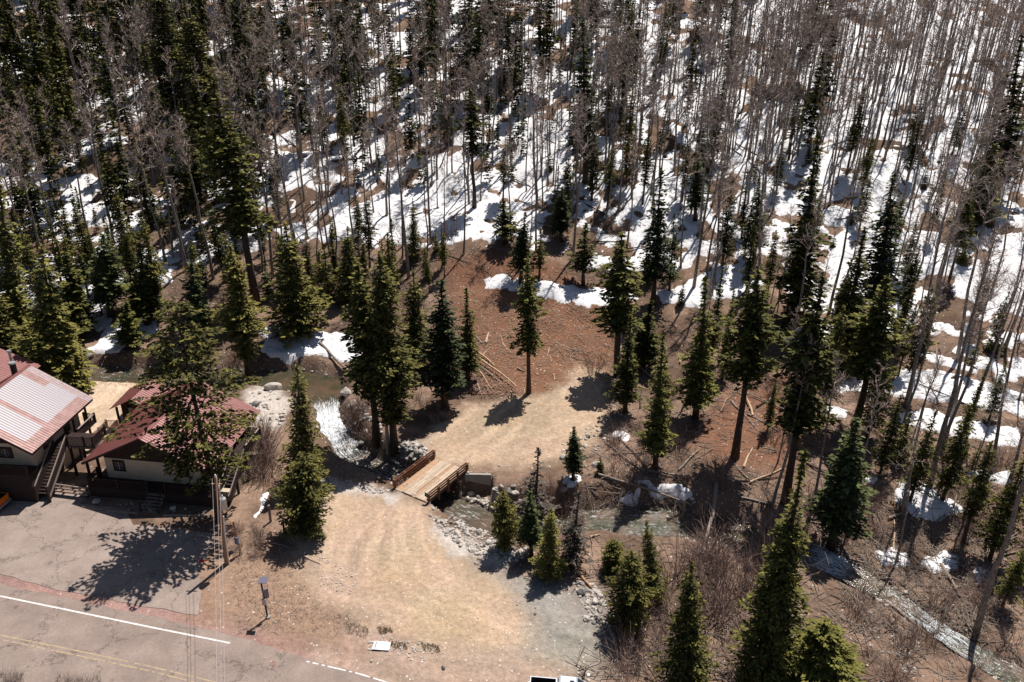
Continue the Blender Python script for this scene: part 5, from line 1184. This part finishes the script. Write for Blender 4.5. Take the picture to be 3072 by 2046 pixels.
HW = ['largest pale boulder upstream of the bridge rail', 'boulder second in the row above the bridge rail', 'flat boulder touching the upstream bridge post', 'rounded boulder nearest the upstream bridge end', 'boulder highest in the heap by the bridge', 'small boulder left of the bridge heap', 'boulder at the back of the bridge heap', 'boulder beside the far bridge corner',
      'grey boulder right of the concrete wing wall', 'pale boulder in front of the grey one by the wing wall', 'pale boulder right of the wing wall pair', 'boulder behind the wing wall pair', 'boulder standing at the foot of the wing wall', 'huge grey boulder at the lip of the falls', 'boulder just below the lip of the falls', 'large flat boulder beside the still pool', 'pale ledge boulder behind the lodge roof',
      'pale boulder beside the splintered orange stump', 'boulder in the rock heap at the pullout edge', 'lowest boulder of the rock heap at the pullout', 'boulder above the small green bank spruce', 'boulder higher on the rocky edge of the track', 'boulder left on the rocky edge of the track', 'boulder under brush right of the small bank spruce', 'pale boulder half under snow on the bank', 'dark boulder beside the upper rapids', 'dark boulder beside the lower rapids', 'pale flat rock at the lot edge by the fence', 'rock breaking the water at the top of the cascade', 'rock in the middle of the cascade', 'rock at the left side of the cascade', 'rock at the right side of the cascade', 'rock at the foot of the cascade', 'lone pale stone on the red roadside dirt', 'small stone near the fallen sign', 'lone dark stone on the gravel pullout', 'flat red rock before the lodge steps', 'rock beside the shaded stone bed at the lodge']
for (px, py, s), lb in zip(HR, HW):
    p = on_ground(px, py); o = obj('boulder', RK[(px * 7 + py) % 9], loc=(p.x, p.y, p.z + s * .18), rot=(random.uniform(-.4, .4), random.uniform(-.4, .4), random.uniform(0, 6)), scale=(s, s * random.uniform(.8, 1.2), s)); tag(o, lb, 'boulder')
def scr(c): 
    return c[0] / math.hypot(c[1], c[2])
cand = [c for c in cand if 30 < c[2] < 130 and (lambda q: -20 < q[0] < 3090 and 0 < q[1] < 2060)(project(c[1], c[2], 0))]
cand.sort(key=scr, reverse=True)
cz = height(np.array([c[1] for c in cand]), np.array([c[2] for c in cand]))
ROCKS = []
for (s, x, y, wh), z in list(zip(cand, cz))[:255]:
    o = obj('rock', RK[random.randrange(9)], loc=(x, y, z + s * .12), rot=(random.uniform(-.5, .5), random.uniform(-.5, .5), random.uniform(0, 6)), scale=(s, s * random.uniform(.7, 1.2), s * random.uniform(.7, 1)))
    tag(o, None, 'rock', 'loose rocks ' + wh); ROCKS.append((s, float(project(x, y, z)[0]), wh, o))
sm_ = [raw(rock_mesh(650 + i, MT['stone'], 1)) for i in range(5)]; VV = []; FF = []; off = 0
for (s, x, y, wh), z in list(zip(cand, cz))[255:]:
    V, Fs = random.choice(sm_); a = random.uniform(0, 6.28); ca, sa = math.cos(a), math.sin(a)
    VV.append(np.stack([(V[:, 0] * ca - V[:, 1] * sa) * s + x, (V[:, 0] * sa + V[:, 1] * ca) * s + y, V[:, 2] * s + z + s * .1], 1)); FF += [tuple(off + i for i in f) for f in Fs]; off += len(V)
me = bpy.data.meshes.new('small_stones'); me.from_pydata(np.concatenate(VV).tolist(), [], FF); me.materials.append(MT['stone']); tag(obj('small_stones', me), 'small pale stones filling the banks and gravel', 'stones', kind='stuff')

# ------------------------------------------------------------------ fallen logs
def log_between(a, b_, r, m, seed=0, stubs=3, name='fallen_log'):
    rr = np.random.default_rng(seed); a = Vector(a); b_ = Vector(b_); o = a; L_ = b_ - a; n = 6
    mb = MB(); side = L_.cross(Vector((0, 0, 1))).normalized()
    pts = [L_ * (i / (n - 1)) + side * math.sin(i * 1.3 + seed) * .012 * L_.length for i in range(n)]
    mb.tube(pts, [r * (1 - .5 * i / (n - 1)) for i in range(n)], 8)
    for k in range(stubs):
        t = rr.uniform(.3, .95); p = L_ * t; d = (Vector(rr.normal(0, 1, 3)) + Vector((0, 0, .6))).normalized(); mb.tube([p, p + d * rr.uniform(.2, .8)], [r * .25, r * .08], 4, False)
    return obj(name, mb.mesh(name, MT[m], False), loc=o)
def lie(px, py, lift): p = on_ground(px, py); return Vector((p.x, p.y, p.z + lift))
LG = [(1408, 1062, 1551, 1169, .17, 'freshwood', 'longest pale peeled log on top of the clearing log pile', .55), (1422, 1052, 1486, 1104, .15, 'freshwood', 'short peeled log behind the longest one on the pile', .35), (1432, 1100, 1500, 1150, .13, 'deadwood', 'grey log in the middle of the clearing log pile', .3),
      (1440, 1122, 1476, 1172, .09, 'freshwood', 'thin reddish log slanting down the front of the pile', .3), (1400, 1085, 1440, 1115, .12, 'freshwood', 'log at the upper left end of the log pile', .2), (1395, 1120, 1460, 1135, .10, 'deadwood', 'log lying under the left of the log pile', .1), (1430, 1150, 1441, 1182, .16, 'deadwood', 'stubby root end at the foot of the log pile', .2),
      (1457, 1030, 1466, 999, .19, 'freshwood', 'short thick pale log chunk standing out above the pile', .1), (1425, 1010, 1448, 1033, .1, 'freshwood', 'small peeled log left of the thick pale chunk', .1), (1449, 1065, 1468, 1045, .07, 'freshwood', 'pale stick right of the thick pale chunk', .08), (1551, 1108, 1574, 1117, .13, 'deadwood', 'mossy log chunk left of the lone clearing spruce', .08),
      (1665, 1030, 1737, 1057, .07, 'freshwood', 'pale pole lying across the wood chips right of the spruce', .06), (1709, 1070, 1762, 1084, .06, 'freshwood', 'lower pale pole across the wood chips', .06), (1661, 1122, 1663, 1142, .1, 'freshwood', 'short upright lying chunk below the poles', .06), (1648, 1046, 1641, 1068, .08, 'freshwood', 'upper split chunk beside the lone spruce', .05), (1649, 1070, 1655, 1088, .07, 'freshwood', 'lower split chunk beside the lone spruce', .05),
      (1314, 754, 1412, 789, .10, 'deadwood', 'grey log along the top edge of the clearing', .08), (1500, 1005, 1520, 1050, .06, 'freshwood', 'thin stick near the shaded top of the clearing', .05), (1505, 1030, 1535, 1060, .07, 'freshwood', 'stick left of the lone spruce crown', .05), (1572, 1170, 1580, 1192, .04, 'freshwood', 'stick beside the foot of the lone spruce', .05),
      (1794, 1428, 2075, 1518, .16, 'deadwood', 'long grey log lying along the far bank below a snow patch', .35), (2151, 1462, 2110, 1670, .22, 'deadwood', 'thick bleached log lying across the stream', .45), (2222, 1493, 2330, 1522, .13, 'deadwood', 'grey log right of the bleached stream log', .15), (959, 1037, 1062, 1132, .2, 'deadwood', 'big log sliding from the snowbank into the pool', .35), (1035, 1110, 1075, 1150, .12, 'deadwood', 'pale log at the corner of the pool', .2),
      (222, 1103, 282, 1064, .15, 'deadwood', 'grey log slanting into the brown stream behind the house', .3), (2194, 1204, 2287, 1312, .12, 'deadwood', 'log crossing under the long bare leaning spruce trunk', .12), (2243, 1245, 2334, 1296, .14, 'deadwood', 'pale log right of the long bare spruce trunk', .12), (2200, 1180, 2235, 1150, .1, 'freshwood', 'peeled log heap piece above the long bare trunk', .1), (2190, 1140, 2260, 1172, .1, 'freshwood', 'second peeled log above the long bare trunk', .1),
      (2475, 1236, 2540, 1282, .15, 'deadwood', 'log below the long small snow strip on the right', .12), (2645, 1262, 2814, 1361, .15, 'deadwood', 'long dark log under the right snow band', .15), (2903, 1096, 2979, 1075, .14, 'deadwood', 'log near the right edge against the snow', .15), (2822, 1703, 2880, 1796, .17, 'deadwood', 'log leaning over the right driftwood heap', .25), (2653, 1810, 2802, 1924, .16, 'deadwood', 'long log lying along the lower right rapids', .3),
      (2541, 1685, 2604, 1694, .12, 'deadwood', 'log end jutting over the lower right water', .3), (2510, 1618, 2552, 1678, .15, 'deadwood', 'log slanting down behind the lower right falls', .25), (760, 889, 822, 871, .09, 'freshwood', 'thin pale log on bare soil above the snowbank', .1), (905, 765, 1005, 735, .1, 'deadwood', 'log on bare soil left of the forest foot', .1), (958, 750, 975, 800, .1, 'deadwood', 'log end with snow beside the forest foot', .1),
      (815, 1630, 897, 1654, .11, 'greywood', 'squared grey timber on the verge below the bushy fir', .08), (897, 1664, 962, 1694, .05, 'deadwood', 'brown broken branch right of the grey timber', .05), (1732, 1722, 1775, 1770, .14, 'lumber_edge', 'splintered orange stump wood beside the pullout firs', .2), (1715, 1730, 1760, 1745, .07, 'lumber_edge', 'orange splinter lying left of the splintered stump', .1), (1820, 1850, 1855, 1990, .14, 'deadwood', 'curved grey log in shade at the pullout corner', .1),
      (1835, 1365, 1960, 1362, .09, 'deadwood', 'thin log along the brush right of the small spruce', .1), (1560, 1610, 1590, 1640, .1, 'deadwood', 'white driftwood by the streamside clump', .15), (1770, 1615, 1800, 1605, .1, 'freshwood', 'white driftwood branch right of the streamside clump', .15), (2681, 1650, 2683, 1560, .1, 'freshwood', 'reddish pole lying uphill above the lower right falls', .15), (2610, 1525, 2672, 1665, .06, 'deadwood', 'slim pale pole leaning towards the lower right falls', .5)]
for i, (x1, y1, x2, y2, r, m, lb, lf) in enumerate(LG):
    tag(log_between(lie(x1, y1, lf + r * .3), lie(x2, y2, lf * .6 + r * .3), r, m, i), lb, 'log', 'fallen logs')
LOGS = []
def rand_log(px, py, L_, r, m, n=0):
    p = on_ground(px, py)
    if p is None: return
    a = random.uniform(0, 3.14); q = Vector((p.x + math.cos(a) * L_, p.y + math.sin(a) * L_, 0)); q.z = float(hq(q.x, q.y))
    if float(brook(np.array([q.x]), np.array([q.y]))[0][0]) < 1.5: return
    o = log_between(p + Vector((0, 0, r * .9 + .12)), q + Vector((0, 0, r * .7 + .12)), r, m, random.randrange(999), 5); tag(o, None, 'log', 'fallen logs'); 
    a_, b2 = project(*o.location); LOGS.append((o, float(a_), float(b2), m))
for _ in range(92): rand_log(random.uniform(1850, 3000), random.uniform(1060, 1530), random.uniform(2, 7), random.uniform(.06, .15), random.choice(['deadwood', 'deadwood', 'freshwood', 'bark']))
for _ in range(40): rand_log(random.uniform(500, 1350), random.uniform(700, 960), random.uniform(2, 7), random.uniform(.06, .14), random.choice(['deadwood', 'bark', 'deadwood']))
for _ in range(60): rand_log(random.uniform(100, 2900), random.uniform(330, 800), random.uniform(3, 9), random.uniform(.08, .17), random.choice(['deadwood', 'bark', 'bark']))
for _ in range(26): rand_log(random.uniform(2480, 3050), random.uniform(1550, 1900), random.uniform(1.5, 4), random.uniform(.05, .13), 'deadwood')
# chips, sticks and twigs on the forest floor and the clearing
def litter(name, label, n, sampler, Lr, rr_, m, lift=.03):
    X = []; 
    while len(X) < n:
        q = sampler()
        if q is not None: X.append(q)
    X = np.array(X); a = rng.uniform(0, 6.28, n); L_ = rng.uniform(*Lr, n) ; r = rng.uniform(*rr_, n); d = np.stack([np.cos(a), np.sin(a)], 1)
    z0 = hq(X[:, 0], X[:, 1]); E_ = X + d * L_[:, None]; z1 = hq(E_[:, 0], E_[:, 1]) + rng.uniform(0, .25, n) * L_
    s = np.stack([-d[:, 1], d[:, 0]], 1) * r[:, None]; V = np.zeros((n, 6, 3))
    for k, (B_, zz, sc_) in enumerate(((X, z0, 1.0), (E_, z1, .6))):
        V[:, k * 3] = np.c_[B_ - s * sc_, zz + lift]; V[:, k * 3 + 1] = np.c_[B_ + s * sc_, zz + lift]; V[:, k * 3 + 2] = np.c_[B_, zz + lift + r * 1.6 * sc_]
    F = (np.arange(n)[:, None, None] * 6 + np.array([[0, 3, 5, 2], [1, 2, 5, 4], [0, 1, 4, 3]])[None]).reshape(-1, 4)
    tag(obj(name, npmesh(name, V.reshape(-1, 3), F, MT[m])), label, 'debris', kind='stuff')
def in_px(x0, x1, y0, y1, avoid=True):
    def f():
        p = on_ground(random.uniform(x0, x1), random.uniform(y0, y1))
        if p is None: return None
        if avoid and any(polymask(pl[0], np.array([p.x]), np.array([p.y]), .05)[0] > .4 for k in ('path', 'gravel') for pl in PM[k]): return None
        return (p.x, p.y)
    return f
def in_poly(poly):
    P = np.array(gp(*poly)); lo_, hi_ = P.min(0), P.max(0)
    def f():
        x, y = rng.uniform(lo_, hi_)
        return (x, y) if polymask(P, np.array([x]), np.array([y]), .05)[0] > .5 else None
    return f
CL = [(1380, 860), (1500, 900), (1640, 850), (1800, 920), (1860, 1000), (1840, 1100), (1730, 1120), (1600, 1190), (1470, 1160), (1400, 1040)]
MT['chip_red'] = mat('red_brown_bark', (.17, .09, .06), col2=(.42, .27, .19), scale=3)
litter('wood_chips', 'pale splintered wood chips strewn over the cleared brown slope', 2300, in_poly(CL), (.15, .7), (.012, .04), 'freshwood')
litter('pile_debris', 'broken reddish branches heaped around the log pile', 420, in_poly([(1395, 1090), (1480, 1130), (1560, 1180), (1500, 1190), (1400, 1180)]), (.3, 1.2), (.02, .06), 'chip_red', .12)
litter('forest_sticks', 'grey and brown dead sticks lying over the forest floor', 5200, in_px(1700, 3072, 1050, 2040), (.4, 2.6), (.015, .05), 'deadwood')
litter('slope_sticks', 'dead sticks over the left and middle forest floor', 2600, in_px(300, 1900, 640, 1100), (.4, 2.4), (.014, .045), 'deadwood')
litter('snow_litter', 'dark twigs and bark bits strewn over the snowy slope', 3800, in_px(-50, 3100, 120, 900, False), (.25, 1.6), (.012, .04), 'bark', .2)
litter('driftwood_sticks', 'tangled driftwood sticks on the lower right banks', 700, in_px(2560, 3000, 1600, 1900), (.6, 2.2), (.02, .05), 'deadwood', .2)
litter('verge_sticks', 'dry stalks over the brown verge beside the track', 700, in_px(700, 1100, 1560, 1900), (.15, .6), (.008, .02), 'deadwood')

# ------------------------------------------------------------------ bare willow shrubs and grass
SHR = []
def shrub(px, py, s, dmin=1.0):
    s *= 1.2
    p = on_ground(px, py)
    if p is None: return
    if float(brook(np.array([p.x]), np.array([p.y]))[0][0]) < 1.6: return
    o = obj('willow_shrub', None, loc=p, rot=(0, 0, random.uniform(0, 6.28)), scale=(s, s, s * random.uniform(.85, 1.2))); obj('bare_stems', random.choice(WIL), o)
    tag(o, None, 'shrub', 'bare willow shrubs'); SHR.append((o, px, py))
SZ = [(20, 1980, 2330, 1650, 1930, 1.1, 1.6), (9, 1840, 2300, 1400, 1500, .6, .9), (14, 2380, 2700, 1480, 1640, .6, 1.0), (20, 2550, 3060, 1780, 2060, .6, 1.1), (10, 735, 800, 1300, 1440, 1.0, 1.5), (8, 1040, 1120, 1230, 1340, .7, 1.1),
      (26, 1780, 2700, 1050, 1400, .5, 1.0), (22, 500, 1350, 700, 980, .5, 1.0), (22, 300, 2400, 350, 760, .5, 1.1), (8, 2200, 2330, 1920, 2060, .8, 1.2), (12, 1860, 2020, 1850, 2060, .6, 1.0), (14, 700, 800, 1590, 1680, .25, .5), (12, 2700, 3060, 1380, 1760, .6, 1.0), (10, 1180, 1360, 1180, 1290, .4, .7), (10, 560, 800, 900, 1090, .5, .9), (12, 1830, 2000, 1230, 1420, .5, .9), (7, 1620, 1760, 1450, 1640, .6, 1.0)]
for n, x0, x1, y0, y1, s0, s1 in SZ:
    for _ in range(n): shrub(random.uniform(x0, x1), random.uniform(y0, y1), random.uniform(s0, s1))
def grass_patch(name, label, polys, n, h, m='grass'):
    V = []; f_ = [in_poly(p) for p in polys]; F = []
    for i in range(n):
        q = None
        while q is None: q = random.choice(f_)()
        z = float(hq(*q)); 
        for k in range(5):
            a = random.uniform(0, 6.28); l = h * random.uniform(.5, 1.2); dx, dy = math.cos(a) * l * .5, math.sin(a) * l * .5; b0 = len(V); w3 = .02
            V += [(q[0] - dy * w3 / l, q[1] + dx * w3 / l, z - .02), (q[0] + dy * w3 / l, q[1] - dx * w3 / l, z - .02), (q[0] + dx, q[1] + dy, z + l)]; F.append((b0, b0 + 1, b0 + 2))
    me = bpy.data.meshes.new(name); me.from_pydata(V, [], F); me.materials.append(MT[m]); tag(obj(name, me), label, 'grass', kind='stuff')
grass_patch('dry_grass', 'tufts of dry grass along the roadside verge and track edge', [[(1035, 1865), (1110, 1880), (1100, 1920), (1045, 1900)], [(1130, 1880), (1170, 1880), (1180, 1900), (1140, 1900)], [(1165, 1925), (1215, 1930), (1225, 1950), (1180, 1945)], [(1260, 1930), (1320, 1935), (1320, 1960), (1270, 1950)], [(690, 1700), (900, 1700), (1000, 1880), (850, 1880)]], 700, .22)
grass_patch('roadside_weeds', 'dry brown weeds at the near edge of the road', [[(170, 2035), (300, 2035), (310, 2090), (160, 2090)], [(0, 2020), (70, 2020), (70, 2080), (0, 2080)]], 260, .7, 'deadwood')
grass_patch('yard_grass', 'strip of green brown grass between the yard and the stream', [[(200, 1135), (440, 1145), (430, 1162), (210, 1155)]], 700, .22)

# ------------------------------------------------------------------ labels for the trees, logs and shrubs set out by density
ORD = ['first', 'second', 'third', 'fourth', 'fifth', 'sixth', 'seventh', 'eighth', 'ninth', 'tenth', 'eleventh', 'twelfth', 'thirteenth', 'fourteenth', 'fifteenth', 'sixteenth', 'seventeenth', 'eighteenth', 'nineteenth', 'twentieth', 'twenty-first', 'twenty-second', 'twenty-third', 'twenty-fourth', 'twenty-fifth', 'twenty-sixth', 'twenty-seventh', 'twenty-eighth', 'twenty-ninth', 'thirtieth', 'thirty-first', 'thirty-second', 'thirty-third']
COLN = ['at the left edge', 'in line with the faded roof', 'in line with the lodge', 'in line with the pool', 'in line with the falls', 'in line with the bridge', 'in line with the lone spruce', 'in line with the track end', 'in line with the willow bank', 'in line with the giant spruce', 'in line with the lower falls', 'at the right edge']
def zone_name(px, py):
    cx = COLN[min(11, max(0, int(px / 256)))]
    cy = 'near the top' if py < 180 else 'high upslope' if py < 330 else 'midslope' if py < 480 else 'low on slope' if py < 640 else 'at forest foot' if py < 820 else 'below snow line' if py < 1080 else 'on valley floor' if py < 1450 else 'by lower stream'
    return cy + ' ' + cx
def rank_labels(rows, what):
    by = {}
    for o, px, py, desc in rows: by.setdefault((zone_name(px, py), desc), []).append((px, o))
    for (zn, desc), v in by.items():
        v.sort(key=lambda t: t[0])
        for i, (px, o) in enumerate(v):
            if len(v) == 1: o['label'] = f'{desc} {zn}'
            elif i < len(ORD): o['label'] = f'{desc} {zn}, {ORD[i]} from left'
            else: o['label'] = f'{desc} {zn}, past the twelfth'; o['group'] = f'{what} {zn}'
rows_ = []
for o, nm, px, py, h, need in TREES:
    if not need: continue
    if nm == 'aspen_tree': desc = 'tall bare aspen' if h > 21 else 'bare aspen' if h > 16 else 'short bare aspen'
    else:
        k = o.children[1].data.materials[0].name if len(o.children) > 1 else ''
        col_ = 'olive' if 'olive' in k else 'blue green' if 'blue' in k else 'dark green'
        desc = ('small ' if h < 4.5 else 'young ' if h < 8 else 'tall ' if h > 15 else '') + col_ + ' spruce'
    rows_.append((o, px, py, desc))
rank_labels(rows_, 'trees')
rank_labels([(o, a, b_, {'deadwood': 'grey fallen log', 'bark': 'dark fallen log', 'freshwood': 'pale peeled log'}[m]) for o, a, b_, m in LOGS], 'logs')
rank_labels([(o, a, b_, 'bare reddish willow') for o, a, b_ in SHR], 'willows')

for wh in sorted({r[2] for r in ROCKS}):
    v = sorted([r for r in ROCKS if r[2] == wh], key=lambda r: -r[0]); n3 = len(v) / 3
    for ci, nm_ in enumerate(('large', 'middling', 'small')):
        part = sorted(v[int(ci * n3):int((ci + 1) * n3)], key=lambda r: r[1])
        for i, r in enumerate(part):
            r[3]['label'] = f'{nm_} rock {wh}' + (f', {ORD[i]} from left' if i < len(ORD) and len(part) > 1 else '')
print('TRIS', sum(sum(len(p.vertices) - 2 for p in m.polygons) for m in bpy.data.meshes if m.users))



# the snow sheet is laid once the trunks stand: it melts out round every trunk
from mathutils.kdtree import KDTree
kd = KDTree(len(taken))
for i, q in enumerate(taken): kd.insert((q[0], q[1], 0), i)
kd.balance()
flat = np.zeros(X.size); xs_, ys_ = X.ravel(), Y.ravel()
act = np.where(TH.ravel() > -.1)[0]
for i in act:
    flat[i] = kd.find((xs_[i], ys_[i], 0))[2]
dtr = np.where(flat == 0, 9, flat).reshape(X.shape)
TH = TH - .38 * np.exp(-(dtr / .5) ** 2) * (.4 + .9 * fbm(X / 1.1, Y / 1.1, 125))
keep = (TH > -.35)
F = gridfaces(*X.shape); kf = keep.ravel()[F].any(1); F = F[kf]
us, inv = np.unique(F, return_inverse=True)
SV = np.stack([X, Y, Z + TH], -1).reshape(-1, 3)[us]
sm = bpy.data.materials.new('snow'); sm.use_nodes = True; N = sm.node_tree.nodes; L = sm.node_tree.links
b = N['Principled BSDF']; b.inputs['Roughness'].default_value = .7; b.inputs['Specular IOR Level'].default_value = .2
tc = N.new('ShaderNodeTexCoord'); n1 = N.new('ShaderNodeTexNoise'); n1.inputs['Scale'].default_value = 1.6; n1.inputs['Detail'].default_value = 10; n1.inputs['Roughness'].default_value = .7
L.new(tc.outputs['Object'], n1.inputs['Vector'])
rp = N.new('ShaderNodeValToRGB'); e = rp.color_ramp.elements; e[0].position = .30; e[0].color = (.42, .35, .31, 1); e[1].position = .45; e[1].color = (.80, .785, .80, 1)
L.new(n1.outputs[0], rp.inputs[0])
ta = N.new('ShaderNodeAttribute'); ta.attribute_name = 'thick'; n5 = N.new('ShaderNodeTexNoise'); n5.inputs['Scale'].default_value = 7; n5.inputs['Detail'].default_value = 8; L.new(tc.outputs['Object'], n5.inputs['Vector'])
m7 = N.new('ShaderNodeMath'); m7.operation = 'MULTIPLY_ADD'; m7.inputs[1].default_value = .22; L.new(n5.outputs[0], m7.inputs[0]); L.new(ta.outputs['Fac'], m7.inputs[2])
m8 = N.new('ShaderNodeMapRange'); m8.inputs[1].default_value = .07; m8.inputs[2].default_value = .15; L.new(m7.outputs[0], m8.inputs[0])
m9 = N.new('ShaderNodeMix'); m9.data_type = 'RGBA'; m9.inputs[6].default_value = (.38, .30, .26, 1); L.new(m8.outputs[0], m9.inputs[0]); L.new(rp.outputs[0], m9.inputs[7]); L.new(m9.outputs[2], b.inputs['Base Color'])
bp = N.new('ShaderNodeBump'); bp.inputs['Strength'].default_value = .5; bp.inputs['Distance'].default_value = .12; L.new(n1.outputs[0], bp.inputs['Height']); L.new(bp.outputs[0], b.inputs['Normal'])
snow = obj('snow', npmesh('snow', SV, inv.reshape(-1, 4), sm, True, {'thick': ('FLOAT', TH.ravel()[us])})); tag(snow, kind='structure')
